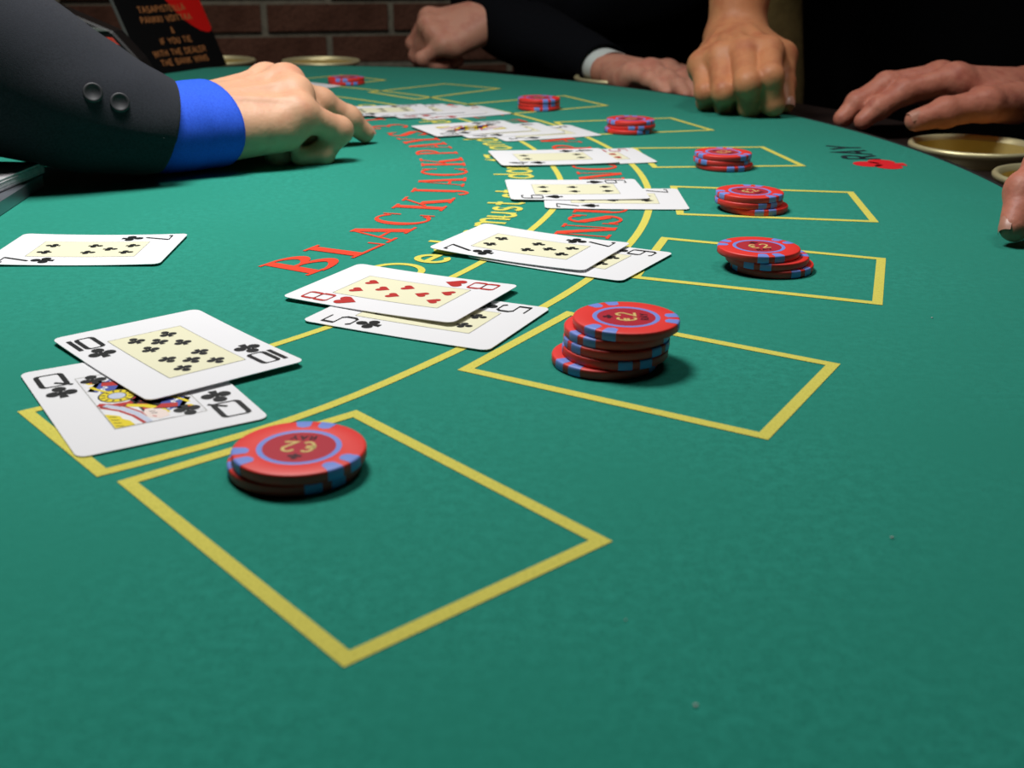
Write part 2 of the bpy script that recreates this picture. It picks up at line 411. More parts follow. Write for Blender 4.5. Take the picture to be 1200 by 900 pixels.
# cup positions, in the photograph two and two along the rail
CUPS = [pol(.919, 10.2), pol(.922, 1.6), pol(.915, 36.3), pol(.918, 44.8), (-.262, 1.616), (-.403, 1.612)]
for c in CUPS:
    cu = MB(); cu.lathe([(.0467, -.2), (.0467, .2)], 'rail', 40, (c[0], c[1], 0), True, True)
    co = cu.build('cutter', weld=True)
    bo = rail.modifiers.new('hole', 'BOOLEAN'); bo.operation = 'DIFFERENCE'; bo.object = co; bo.solver = 'EXACT'
bpy.context.view_layer.update()
dg = bpy.context.evaluated_depsgraph_get()
new = bpy.data.meshes.new_from_object(rail.evaluated_get(dg))
rail.modifiers.clear(); rail.data = new
for o in [o for o in bpy.data.objects if o.name.startswith('cutter')]: bpy.data.objects.remove(o)
cup_me = cup_in = None
for c in CUPS:
    if cup_me is None:
        k = MB()
        k.lathe([(.0466, -.0125), (.0468, -.0050), (.0510, -.0040), (.0526, -.0022), (.0528, -.0006), (.0518, .0010), (.0502, .0014), (.0482, .0006), (.0466, -.0030)], 'brass', 56)
        co = k.build('cup_holder', table, smooth=True); cup_me = co.data
        k = MB(); k.lathe([(.0466, -.0030), (.0455, -.02), (.0430, -.062), (.038, -.069), (.0, -.070)], 'brass_in', 56)
        ci = k.build('cup_bowl', co, smooth=True); cup_in = ci.data
    else:
        co = link('cup_holder', cup_me, table); ci = link('cup_bowl', cup_in, co)
    co.location = (c[0], c[1], 0)
# carcass and pedestal under the top
ap = MB()
ap.grid([[(*p, -.004) for p in offset_out(-.001)], [(*p, -.11) for p in offset_out(-.001)], [(*p, -.12) for p in offset_out(-.10)]], 'apron', close_v=True)
ap.poly([(*p, -.12) for p in offset_out(-.10)][::-1], 'apron')
ap.build('apron', table)
pd = MB(); pd.lathe([(.30, FLOOR_Z), (.30, FLOOR_Z+.03), (.16, FLOOR_Z+.06), (.13, -.3), (.2, -.12)], 'apron', 40, (-.2, .79, 0), True, True)
pd.build('pedestal', table, smooth=True)

# printed layout -------------------------------------------------------
ZP = .00022
def box_print(cs, w=.0046):
    b = MB()
    # corners are the outer edge of the line
    P = [np.array(c) for c in cs]; cen_ = np.mean(P, 0)
    inner = []
    for i in range(4):
        d1 = P[i-1]-P[i]; d2 = P[(i+1) % 4]-P[i]
        inner.append(P[i]+d1/np.linalg.norm(d1)*w/2+d2/np.linalg.norm(d2)*w/2)
    for q in ribbon(inner, w, True): b.poly([(*p, ZP) for p in q], 'yellow')
    return b.build('betting_box', table)
BOXES = [[(-.0372,.2195),(.0278,.2791),(-.0539,.3717),(-.1184,.3135)], [(.0844,.3489),(.1277,.4232),(.0239,.489),(-.0208,.4128)],
 [(.1674,.5022),(.194,.5861),(.0821,.6285),(.0569,.5442)], [(.2147,.669),(.2241,.7586),(.1049,.7733),(.098,.6849)],
 [(.2148,.8511),(.2008,.9373),(.0925,.926),(.1007,.8389)], [(.1752,1.0212),(.1469,1.0978),(.0351,1.0639),(.0538,.9857)],
 [(.0948,1.1785),(.0536,1.2578),(-.0486,1.1821),(-.0126,1.1051)], [(-.0142,1.3139),(-.0791,1.3584),(-.1586,1.2726),(-.1014,1.2119)],
 [(-.1486,1.388),(-.2095,1.4385),(-.288,1.352),(-.2240,1.300)]]
for b_ in BOXES: box_print(b_)
# the two arcs of the insurance line, closed at both ends
b = MB()
A0, A1 = -49.6, 66
po = [pol(.6168+.0065*math.exp(-((t+44)/7)**2)+(.006 if t > 40 else 0)*min(1, (t-40)/6), t) for t in np.arange(A0, A1+.1, 1.5)]
pi_ = [pol(.5565+.0035*math.exp(-((t+5)/9)**2), t) for t in np.arange(A0-.15, A1+.1, 1.5)]
for q in ribbon(po, .0044): b.poly([(*p, ZP) for p in q], 'yellow')
for q in ribbon(pi_, .0040): b.poly([(*p, ZP) for p in q], 'yellow')
for a_ in (A0, A1):
    for q in ribbon([pol(.5545, a_-.1), pol(.6224 if a_ < 0 else .625, a_)], .0046): b.poly([(*p, ZP+.00002) for p in q], 'yellow')
b.build('insurance_line', table)

def arc_letters(words, rbase, h, m, serif=True, w=.1):
    """words of (letter, centre angle, width in metres), each word one printed part"""
    for chars in words:
        b = MB(); n = 0
        for ch, ac, wd in chars:
            adv, polys = serif_glyph(ch) if serif else (MONO[ch][0], [q for s_ in MONO[ch][1] for q in ribbon(s_, w)])
            rm = rbase-h/2
            for q in polys:
                n += 1; pts = []
                for u, v in q:
                    th = ac+math.degrees((u-adv/2)/adv*wd/rm); pts.append((*pol(rbase-v*h, th), ZP+.00003+.0000025*(n % 40)))
                b.poly(pts, m)
        b.build('printed_word', table)
arc_letters([[('B',-28.2,.034),('L',-23.9,.032),('A',-19.4,.037),('C',-15.2,.029),('K',-9.8,.037)], [('J',-5.2,.017),('A',-1.4,.031),('C',2.8,.028),('K',7.6,.033)],
    [('P',12.8,.021),('A',16.3,.030),('Y',19.8,.030),('S',24.1,.024)], [('3',29.4,.022)], [('T',34.6,.026),('O',38.4,.028)], [('2',43.2,.022)]], .4945, .032, 'red_print')
arc_letters([[('I',-17.6,.012),('N',-14.9,.030),('S',-11.9,.024),('U',-9.1,.028),('R',-5.8,.030),('A',-2.4,.030),('N',1.3,.030),('C',4.8,.026),('E',8.0,.026)],
    [('P',13.2,.024),('A',16.4,.028),('Y',19.6,.026),('S',22.8,.022)], [('2',27.4,.022)], [('T',31.6,.026),('O',35,.028)], [('1',39.4,.014)]], .6035, .0315, 'red_print')
YW = [('Dealer', (-26.6, -23.9, -21.7, -20.2, -18.9, -17.4)), ('must', (-14.3, -12.1, -10.2, -8.6)), ('stand', (-6.0, -4.6, -3.0, -1.0, 1.2)), ('on', (3.2, 5.0)), ('17', (8.2, 9.8)),
      ('and', (14.0, 16.1, 18.3)), ('must', (21.4, 23.8, 25.7, 27.2)), ('draw', (30.0, 31.8, 33.6, 35.8)), ('to', (38.4, 40)), ('16', (42.6, 44.2))]
arc_letters([[(c, a_, .0285*MONO[c][0]) for c, a_ in zip(*w_)] for w_ in YW], .5395, .0265, 'yellow', False, w=.13)

# the operator's mark near the rail: a red club followed by the letters RAY
lg = MB()
def disc(b, cx, cy, r, m, z, n=20): b.poly([(cx+r*math.cos(2*math.pi*k/n), cy+r*math.sin(2*math.pi*k/n), z) for k in range(n)], m)
def lg_map(u, v): return (.291-.040*v, .846+.040*u)      # v up (towards the table's middle), u to the reader's right
for (u, v, r_) in ((.40, .70, .27), (.16, .38, .25), (.64, .38, .25)):
    lg.poly([(*lg_map(u+r_*math.cos(2*math.pi*k/20), v+r_*math.sin(2*math.pi*k/20)), ZP) for k in range(20)], 'logo_red')
lg.poly([(*lg_map(u, v), ZP+.00002) for u, v in ((.26, 0), (.54, 0), (.45, .5), (.35, .5))], 'logo_red')
L_, polys = mono_text('RAY', .17, .10)
for q in polys: lg.poly([(.279-.026*v-.0002*u, .882+.026*u, ZP) for u, v in q], 'logo_dark')
lg.build('operator_logo', table)

# specks of lint caught in the nap
b = MB()
for x, y, r_ in ((.1049, .2824, .0005), (.0399, .2066, .00055), (.0278, .2397, .0003), (.1835, .4836, .0005)):
    b.lathe([(0, .0002), (r_, .0003), (r_*.7, .0005), (0, .0006)], 'lint', 6, (x, y, 0))
lo_ = b.build('lint', table, smooth=True, weld=True); lo_['kind'] = 'stuff'

# ------------------------------------------------------------------ playing cards
CL, CW = .0885, .0635
def club(n=14):
    out = []
    for (x, y, r) in ((0, .54, .25), (-.30, .10, .245), (.30, .10, .245)):
        out.append([(x+r*math.cos(2*math.pi*k/n), y+r*math.sin(2*math.pi*k/n)) for k in range(n)])
    out.append([(-.16, -.36), (.16, -.36), (.06, .3), (-.06, .3)]); return out
def spade(n=10):
    out = [[(0, .8), (-.42, .22), (0, .0), (.42, .22)]]
    for x in (-.23, .23): out.append([(x+.25*math.cos(2*math.pi*k/14), .10+.22*math.sin(2*math.pi*k/14)) for k in range(14)])
    out.append([(-.16, -.36), (.16, -.36), (.05, .2), (-.05, .2)]); return out
def heart():
    a = [(0, -.42)]+[(.27+.27*math.cos(R(t)), .28+.27*math.sin(R(t))) for t in range(-40, 181, 20)]
    b_ = [(-.27+.27*math.cos(R(t)), .28+.27*math.sin(R(t))) for t in range(0, 221, 20)]
    return [a+[(0, .2)], [(0, -.42), (0, .2)]+b_]
def diamond(): return [[(0, -.5), (.36, 0), (0, .5), (-.36, 0)]]
SUIT = {'club': club, 'spade': spade, 'heart': heart, 'diamond': diamond}
def rrect(x0, y0, x1, y1, r, n=4):
    pts = []
    for cx, cy, a in ((x1-r, y1-r, 0), (x0+r, y1-r, 90), (x0+r, y0+r, 180), (x1-r, y0+r, 270)):
        pts += [(cx+r*math.cos(R(a+90*k/n)), cy+r*math.sin(R(a+90*k/n))) for k in range(n+1)]
    return pts
def index_strokes(rank):
    """big condensed index figures, in a box 9.5 mm wide and 14 mm high (x right, y up, centred)"""
    w, h = 4.4, 6.6
    loop = lambda x0, y0, x1, y1: (rrect(x0, y0, x1, y1, 1.6), True)
    D = {'10': [([(-4.6, -h), (-4.6, h)], False), loop(-1.8, -h, w+.2, h)], '8': [loop(-w+.3, .0, w-.3, h), loop(-w, -h, w, 0)],
         '7': [([(-w, h-1.6), (-w, h), (w, h), (-1.0, -h)], False)], '6': [loop(-w, -h, w, .4), ([(w-.4, h-1), (w-1.4, h), (-w+1.6, h), (-w, h-1.6), (-w, -1.5)], False)],
         '5': [([(w-.4, h), (-w, h), (-w, .9), (w-1.6, .9), (w, -.7), (w, -h+1.6), (w-1.6, -h), (-w+1.2, -h), (-w, -h+1.4)], False)],
         '4': [([(1.8, -h), (1.8, h), (-w, -2.6), (w, -2.6)], False)], '3': [([(-w, h), (w-.6, h), (-.6, 1.2), (w, .0), (w, -h+1.4), (w-1.4, -h), (-w, -h)], False)],
         '9': [loop(-w, -.4, w, h), ([(w, 1.5), (w, -h+1.6), (w-1.6, -h), (-w+1, -h)], False)],
         'Q': [loop(-w, -h, w, h), ([(.6, -h+3.6), (w+1.2, -h-.8)], False)], 'J': [([(w, h), (w, -h+2), (w-2, -h), (-w+2, -h), (-w, -h+2), (-w, -h+4)], False)],
         'A': [([(-w, -h), (0, h), (w, -h)], False), ([(-w+1.6, -2), (w-1.6, -2)], False)]}
    return D[rank]
PIPS = {'10': [(-19.5,-6.8),(-19.5,6.8),(-6.5,-6.8),(-6.5,6.8),(-13,0),(6.5,-6.8),(6.5,6.8),(13,0),(19.5,-6.8),(19.5,6.8)],
 '9': [(-19.5,-6.8),(-19.5,6.8),(-6.5,-6.8),(-6.5,6.8),(0,0),(6.5,-6.8),(6.5,6.8),(19.5,-6.8),(19.5,6.8)],
 '8': [(-19.5,-6.8),(-19.5,6.8),(-9.5,0),(0,-6.8),(0,6.8),(9.5,0),(19.5,-6.8),(19.5,6.8)],
 '7': [(-19.5,-6.8),(-19.5,6.8),(-9.5,0),(0,-6.8),(0,6.8),(19.5,-6.8),(19.5,6.8)],
 '6': [(-19.5,-6.8),(-19.5,6.8),(0,-6.8),(0,6.8),(19.5,-6.8),(19.5,6.8)],
 '5': [(-19.5,-6.8),(-19.5,6.8),(0,0),(19.5,-6.8),(19.5,6.8)], '4': [(-19.5,-6.8),(-19.5,6.8),(19.5,-6.8),(19.5,6.8)], '3': [(-19.5,0),(0,0),(19.5,0)]}

def court(b):
    """a generic two-headed court figure in flat print, in millimetres (x along the card)"""
    def both(pts, m, z):
        b.poly([(x, y, z) for x, y in pts], m); b.poly([(-x, -y, z) for x, y in pts], m)
    def circ(cx, cy, r, m, z, n=16): both([(cx+r*math.cos(2*math.pi*k/n), cy+r*math.sin(2*math.pi*k/n)) for k in range(n)], m, z)
    def line(pts, w, m, z):
        for q in ribbon(pts, w): both(q, m, z)
    z = .2
    both([(-26, -15), (27, -15), (27, 5), (12, 15), (0, 2), (-12, 2)], 'card', z)
    both([(-21, -3.5), (-18, -9), (-11, -13), (-8, -11), (-9, -6), (-15, -2.5)], 'blue_ink', z+.1)
    for k in range(4): line([(-19+2.6*k, -5-1.5*k), (-17.6+2.6*k, -5-1.5*k), (-17.4+2.6*k, -7-1.5*k), (-16+2.6*k, -7-1.5*k)], .8, 'card', z+.2)
    circ(-20, -11.5, 2.0, 'yellow_ink', z+.1, 8); circ(-20, -11.5, .9, 'red_ink', z+.2, 8)
    line([(-22, 1), (-13, 1.2), (-4, 2), (3, 0), (6.5, -5), (6, -11), (3, -15)], 2.9, 'red_ink', z+.15)
    line([(-22, 2.8), (-13, 3), (-4, 3.8), (4, 1.6), (8.4, -4.6), (8, -11), (5.4, -15)], .8, 'black_ink', z+.2)
    circ(-2.5, -7, 6.6, 'black_ink', z+.25); circ(-2.5, -7, 6.0, 'yellow_ink', z+.3)
    for k in range(12):
        a_ = 2*math.pi*k/12; line([(-2.5+4*math.cos(a_), -7+4*math.sin(a_)), (-2.5+5.6*math.cos(a_), -7+5.6*math.sin(a_))], .7, 'black_ink', z+.35)
    circ(-2.5, -7, 3.4, 'black_ink', z+.4); circ(-2.5, -7, 3.0, 'pale_ink', z+.45)
    line([(7, -3), (11, 2), (16, 5)], 1.6, 'black_ink', z+.2); line([(8.2, -6.6), (12, -1), (17, 2.6), (22, 3.4)], 2.6, 'yellow_ink', z+.3)
    line([(6, -15), (12, -10.2), (19, -7.2), (27, -5.6)], 1.2, 'red_ink', z+.3); line([(4.6, -13.2), (10.6, -8.6), (18, -5.5), (27, -3.8)], 2.2, 'pale_ink', z+.25); line([(3.6, -12), (9.5, -7.2), (17, -4), (22, -3)], .8, 'red_ink', z+.3)
    both([(13, -15.3), (27, -15.3), (27, -8.8), (22.5, -9.4), (20, -11), (17, -11.2), (15, -13)], 'yellow_ink', z+.3)
    for k in range(4): line([(16+3*k, -14.6), (17.5+3*k, -12.4)], .5, 'black_ink', z+.4)
    both([(15, -2.0), (18, -3.6), (23, -3.2), (26, 0), (25, 3.5), (20, 3.8), (16, 2)], 'flesh_ink', z+.4)
    line([(20, -1.5), (20.6, .6)], .5, 'black_ink', z+.5); line([(22.4, -1.6), (23.6, -.6)], .6, 'red_ink', z+.5); line([(18, -1.6), (18.6, .4)], .5, 'black_ink', z+.5)
    both([(13, 4.2), (16, .6), (17.6, 4), (18.6, 8.2), (14.8, 9.4)], 'red_ink', z+.45); line([(16, .6), (17.6, 4), (18.6, 8.2)], .6, 'black_ink', z+.5)
    line([(8, 9), (12, 11.5), (16, 13)], 1.4, 'yellow_ink', z+.3)

def playing_card(label, rank, suit, x, y, deg, z=.0004, bow=0., tilt=(0, 0), group=None):
    """bow: metres by which the short ends stand higher than the middle; tilt: rise per metre along the card and across it"""
    red = suit in ('heart', 'diamond'); ink = 'red_ink' if red else 'black_ink'
    def lift(p): return (p[0], p[1], p[2]+bow*(p[0]/(CL/2))**2+tilt[0]*p[0]+tilt[1]*p[1])
    b = MB(); NX = 14
    def half_w(xx):
        r = .0036; e = CL/2-abs(xx)
        return CW/2-(0 if e >= r else r-math.sqrt(max(0, r*r-(r-e)**2)))
    xs = sorted(set([round(v, 6) for v in list(np.linspace(-CL/2+.0036, CL/2-.0036, NX))+[s_*(CL/2-.0036*(1-math.sin(R(t)))) for s_ in (-1, 1) for t in (22, 45, 67, 90)]]))
    T = .00030
    top = [[(xx, yy, T) for yy in np.linspace(-half_w(xx), half_w(xx), 5)] for xx in xs]
    bot = [[(p[0], p[1], 0) for p in r_] for r_ in top]
    b.grid(top, 'card', flip=True); b.grid(bot, 'card')
    ring_t = [r_[0] for r_ in top]+top[-1][1:]+[r_[-1] for r_ in top[::-1]][1:]+top[0][::-1][1:-1]
    ring_b = [(p[0], p[1], 0) for p in ring_t]
    b.grid([ring_b, ring_t], 'card', close_v=True)
    o = b.build('playing_card', None, remap=lift, weld=True)
    o.location = (x, y, z); o.rotation_euler = (0, 0, R(deg))
    tag(o, label, 'playing card', group)
    # the print
    p = MB(); mm = lambda u, v, zz: (u/1000, v/1000, T+zz/10000)
    X0, Y0 = 27.5, 15.6
    xs2 = np.linspace(-X0, X0, 13)
    if rank not in ('Q', 'K', 'J'):
        p.grid([[mm(xx, yy, .6) for yy in (-Y0, 0, Y0)] for xx in xs2], 'cream', flip=True)
    for s_ in (-1, 1):
        for i in range(12): p.poly([mm(xs2[i], s_*Y0-.12, 1.0), mm(xs2[i+1], s_*Y0-.12, 1.0), mm(xs2[i+1], s_*Y0+.12, 1.0), mm(xs2[i], s_*Y0+.12, 1.0)], 'grey_ink')
        p.poly([mm(s_*X0-.12, -Y0, 1.0), mm(s_*X0+.12, -Y0, 1.0), mm(s_*X0+.12, Y0, 1.0), mm(s_*X0-.12, Y0, 1.0)], 'grey_ink')
    def pip(u, v, size, flip):
        k = 1 if flip else -1           # the pip's top points to -x, turned round in the other half
        for q in SUIT[suit]():
            p.poly([mm(u+k*yy*size, v-k*xx*size, 1.4) for xx, yy in q], ink)
    if rank in PIPS:
        for u, v in PIPS[rank]: pip(u, v, 6.6, u > 0)
    else:
        c = MB(); court(c)
        for f_, k in zip(c.f, c.m): p.poly([mm(c.v[i][0], c.v[i][1], .4+1.2*c.v[i][2]) for i in f_], c.mats[k])
        for s_ in (-1, 1): pip(s_*21.5, s_*10.2, 8.6, s_ > 0)
    for s_ in (-1, 1):
        for pts, cl in index_strokes(rank):
            n_ = len(pts)
            for i in range(n_ if cl else n_-1):         # thick uprights, thin cross strokes
                A_, B_ = np.array(pts[i], float), np.array(pts[(i+1) % n_], float)
                d_ = (B_-A_)/(np.linalg.norm(B_-A_)+1e-9); nn_ = np.array([-d_[1], d_[0]])
                wid = .75+1.15*abs(d_[1])**1.5; A_ = A_-d_*.25; B_ = B_+d_*.25
                q = [A_-nn_*wid/2, B_-nn_*wid/2, B_+nn_*wid/2, A_+nn_*wid/2]
                p.poly([mm(s_*(-30-q_[1]), s_*(-23.3+q_[0]), 1.4+.04*(i % 5)) for q_ in q], ink)
        pip(s_*14.2, s_*23.0, 10.0, s_ > 0)
    p.build('face_print', o, remap=lift)
    return o
G1 = 'cards of the hand nearest the camera'
playing_card('queen of clubs lying under the ten of clubs, lower left', 'Q', 'club', -.1330, .3833, -57.2, .0004, 0)
playing_card('ten of clubs lying across the queen of clubs', '10', 'club', -.1321, .4276, -48.6, .0013, .0006, (.004, .003))
playing_card('five of clubs half covered by the eight of hearts', '5', 'club', -.0365, .4802, -24.8, .0004, .0004)
playing_card('eight of hearts lying on the five of clubs', '8', 'heart', -.0508, .5108, -26.3, .0016, .0007, (.009, .005))
playing_card('six of clubs mostly covered by a seven of clubs', '6', 'club', .0297, .5841, -30.0, .0004, .0006, (0, 0))
playing_card('seven of clubs lying on the six of clubs', '7', 'club', .0093, .5970, 153.4, .0016, .0010, (.010, 0))
playing_card('seven of clubs lying alone at the left edge by the dealer', '7', 'club', -.2213, .5883, 182.0, .0004, .0008)
playing_card('seven of spades under the six of spades, in the middle distance', '7', 'spade', .0635, .7286, -.3, .0004, .0003)
playing_card('six of spades lying on the seven of spades', '6', 'spade', .0402, .7520, 4.0, .0012, .0005, (0, .004))
playing_card('red five of hearts under the four of spades', '5', 'heart', .0570, .8802, 12.2, .0004, .0003)
playing_card('four of spades lying on a red five', '4', 'spade', .0289, .8735, 10.8, .0012, .0005)
GF = 'fan of three cards ending in a queen'
playing_card('undermost right-hand card of the fan that has the court card', '3', 'spade', .0212, .9953, 24.0, .0004, .0002)
playing_card('middle card of the fan that has the court card', '4', 'club', -.0085, 1.0050, 22.5, .0009, .0003)
playing_card('court card lying leftmost and topmost on its fan', 'Q', 'spade', -.0371, 1.0116, 25.5, .0016, 0)
playing_card('rightmost undermost card of the far fan beyond the pointing finger', '3', 'heart', -.0560, 1.1150, 30.8, .0004, .0002)
playing_card('red card second from the right of the far fan', '4', 'heart', -.0785, 1.1170, 27.0, .0009, .0003)
playing_card('club card second from the left of the far fan', '5', 'club', -.0985, 1.1200, 24.0, .0015, .0004)
playing_card('leftmost topmost card of the far fan, next to the pointing fingertip', '6', 'club', -.1240, 1.1150, 17.0, .0021, .0005)
playing_card('lone card far off behind the dealer\'s finger, near the two-chip stack', '9', 'club', -.2440, 1.3050, 52.0, .0004, .0003)

# ------------------------------------------------------------------ chips
CR, CT = .0205, .0036
def make_chip():
    b = MB(); e = .00045
    b.lathe([(0, 0), (CR-e*1.6, 0), (CR-e*.5, e*.35), (CR, e*1.3), (CR, CT-e*1.3), (CR-e*.5, CT-e*.35), (CR-e*1.6, CT), (.0132, CT), (.0128, CT-.00008), (0, CT-.00008)], 'chip_red', 64)
    o = b.build('poker_chip', None, smooth=True, weld=True)
    sp = MB(); d = .00007
    prof = [(.0150, CT+.00003), (.0158, CT+d), (CR-e*1.6, CT+d), (CR-e*.4, CT-e*.3+d*.6), (CR+d, CT-e*1.3), (CR+d, e*1.3), (CR-e*.4, e*.3-d*.6), (CR-e*1.6, -.00001), (.0158, -.00001)]
    rows = []
    for k in range(7):
        t = -1+2*k/6
        row = []
        for i, (r_, z_) in enumerate(prof):
            rr = r_+(.0012*t*t if i < 1 else (.0006*t*t if i == 1 else 0)); a_ = R(7.6*t)
            row.append((rr*math.cos(a_), rr*math.sin(a_), z_))
        rows.append(row)
    sp.grid(rows, 'chip_blue')
    first = None
    for base in (-95, 25, 145):
        for dd in (-11.8, 11.8):
            s_ = sp.build('edge_spot', o, smooth=True) if first is None else link('edge_spot', first, o)
            first = s_.data; s_.rotation_euler = (0, 0, R(base+dd))
    rg = MB(); rg.lathe([(.0112, CT-.00005), (.0114, CT+.00002), (.0128, CT+.00004), (.0130, CT)], 'chip_blue', 48); rg.build('inlay_ring', o, smooth=True)
    il = MB(); il.lathe([(0, CT-.00003), (.0113, CT-.00003)], 'chip_inlay', 40); il.build('inlay', o)
    pr = MB(); zz = CT+.00004
    Lw, polys = mono_text('\u20ac2', .15, .22)
    for q in polys: pr.poly([((u-Lw/2)*.0068, (v-.5)*.0070, zz) for u, v in q], 'chip_gold')
    Lw, polys = mono_text('RAY', .2, .14)
    for q in polys: pr.poly([((u-Lw/2)*.0032, -.0084+v*.0029, zz) for u, v in q], 'chip_dark')
    for q in club(10): pr.poly([(x_*.0042, .0064+y_*.0034, zz) for x_, y_ in q], 'chip_dark')
    pr.build('inlay_print', o)
    return o
chip0 = make_chip()
chip_used = [False]
def chip(x, y, k, deg, label, group):
    if not chip_used[0]: o = chip0; chip_used[0] = True
    else:
        o = chip0.copy(); COL.objects.link(o)
        for ch in list(chip0.children):
            c = ch.copy(); COL.objects.link(c); c.parent = o
    o.location = (x, y, .0003+k*(CT+.00005)); o.rotation_euler = (0, 0, R(deg)); tag(o, label, 'poker chip', group)
ORD = {2: ['bottom', 'top'], 3: ['bottom', 'middle', 'top'], 5: ['bottom', 'second lowest', 'middle', 'second highest', 'top']}
def stack(x, y, offs, degs, where):
    n = len(offs)
    for k, ((dx, dy), dg_) in enumerate(zip(offs, degs)):
        chip(x+dx, y+dy, k, dg_, '%s red and blue chip of the %s' % (ORD[n][k], where), 'chips in the '+where)
stack(-.0650, .3237, [(-.0016, .0005), (0, 0)], [42, 178], 'two-chip stack nearest the camera')
stack(.0436, .4237, [(-.0078, -.001), (-.0038, -.0005), (-.0034, 0), (-.0032, .001), (0, 0)], [75, 23, 60, 78, 90], 'five-chip stack right of the five of clubs')
stack(.1229, .5655, [(.0070, -.0012), (.0044, -.0008), (0, 0)], [40, 100, 12], 'leaning three-chip stack right of the six of clubs')
stack(.1445, .7037, [(.0030, -.0012), (-.0004, -.0004), (0, 0)], [15, 30, 48], 'three-chip stack right of the seven of spades')
stack(.1519, .8448, [(.0012, -.0010), (-.0006, 0), (0, 0)], [20, 65, 52], 'three-chip stack right of the five of hearts')
stack(.1000, 1.0098, [(-.0016, -.0008), (.0008, 0), (0, 0)], [40, 12, 60], 'three-chip stack right of the court card')
stack(.0238, 1.1495, [(.0002, 0), (0, .0006), (0, 0)], [10, 34, 34], 'three-chip stack beyond the far card fan')
stack(-.1909, 1.3464, [(.0004, 0), (0, 0)], [150, 118], 'two-chip stack farthest from the camera')

# ------------------------------------------------------------------ dealer's things
tray = empty('chip_tray', (0, 0, 0), 'grey metal chip tray at the left edge by the dealer sleeve', 'chip tray')
tx1, tx0, ty0, ty1 = -.2995, -.455, .36, .752
def tray_pt(x, y, z): return (x-.085*(y-.66), y, z)      # turned a little
b = MB(); th = .0075; w_ = .019
for (xa, xb, ya, yb) in ((tx1-w_, tx1, ty0, ty1), (tx0, tx0+w_, ty0, ty1), (tx0+w_, tx1-w_, ty1-w_, ty1), (tx0+w_, tx1-w_, ty0, ty0+w_)):
    b.box(((xa+xb)/2, (ya+yb)/2, th/2+.0005), (xb-xa, yb-ya, th), 'steel')
bevel(b.build('frame', tray, remap=lambda p: tray_pt(*p)), .0012)
b = MB(); b.box(((tx0+tx1)/2, (ty0+ty1)/2, .0015), (tx1-tx0-2*w_+.001, ty1-ty0-2*w_+.001, .001), 'well'); b.build('well_floor', tray, remap=lambda p: tray_pt(*p))
for k in range(7):
    b = MB(); yy = ty0+w_+.006+k*.0505
    b.box(((tx0+tx1)/2, yy, .0035), (tx1-tx0-2*w_, .003, .004), 'steel'); b.build('divider', tray, remap=lambda p: tray_pt(*p))
b = MB()
for k in range(13): b.box((random.uniform(-.0005, .0005), random.uniform(-.0006, .0006), .0006+k*.00055), (.089, .064, .0005), 'paper')
dk = b.build('card_deck'); dk.location = (-.3530, .7260, .0082); dk.rotation_euler = (0, 0, R(-3))
tag(dk, 'stack of cards seen edge-on on the chip tray under the dealer sleeve', 'card deck')

# card shoe behind the sleeve
shoe = empty('card_shoe', (-.42, 1.15, 0), 'black plastic card shoe with a red side seen over the dealer sleeve', 'card shoe')
def prism(name, prof, y0, y1, m, bev=.002):
    b = MB(); n = len(prof)
    f0 = [(x, y0, z) for x, z in prof]; f1 = [(x, y1, z) for x, z in prof]
    b.poly(f0, m); b.poly(f1[::-1], m)
    for i in range(n): b.poly([f0[i], f1[i], f1[(i+1) % n], f0[(i+1) % n]], m)
    return bevel(b.build(name, shoe, weld=True), bev, 1)
prism('housing', [(-.17, .0), (.076, .0), (.074, .012), (.058, .043), (.036, .069), (-.035, .099), (-.17, .150)], .0, .030, 'plastic_black')
prism('side_panel', [(.019, .0645), (.035, .0635), (.041, .056), (.060, .020), (.04, .012), (-.02, .012)], -.0012, .0005, 'shoe_red', .0003)
prism('card_strip', [(-.030, .0905), (-.022, .0905), (.013, .0715), (.014, .068), (.006, .070)], -.0012, .0005, 'shoe_pink', .0003)
prism('clip', [(.0145, .0735), (.028, .0715), (.0335, .0695), (.0165, .0690)], -.0014, .0005, 'grey_plastic', .0003)

# house-rule sign
sign = empty('sign', (0, 0, 0), 'black tilted notice with copper lettering and a red petal on the far left', 'sign')
sb = np.array([-.4348, 1.4019, 0.0005]); su = np.array([.3862, .9224, 0]); snh = np.array([-su[1], su[0], 0]); sd = snh*math.sin(R(24))+np.array([0, 0, math.cos(R(24))]); sn = np.cross(su, sd)
def sp_(u, v, d): return tuple(sb+su*u+sd*v+sn*d)
def slab(name, outline_, d0, d1, m):
    b = MB(); f0 = [sp_(u, v, d0) for u, v in outline_]; f1 = [sp_(u, v, d1) for u, v in outline_]
    b.poly(f1, m); b.poly(f0[::-1], m)
    n = len(f0)
    for i in range(n): b.poly([f0[i], f0[(i+1) % n], f1[(i+1) % n], f1[i]], m)
    return b.build(name, sign)
slab('board', [(0, 0), (.1588, 0), (.1588, .118), (0, .118)], -.003, 0, 'sign_black')
slab('edge_strip', [(-.0012, 0), (0, 0), (0, .118), (-.0012, .118)], -.003, .0003, 'grey_plastic')
slab('red_petal', [(.078, .118), (.0865, .100), (.0940, .0870), (.1030, .0730), (.1120, .0630), (.1230, .0545), (.1350, .0475), (.1480, .0440), (.1560, .0455), (.1588, .0500), (.1588, .118)], 0, .0004, 'sign_red')
b = MB()
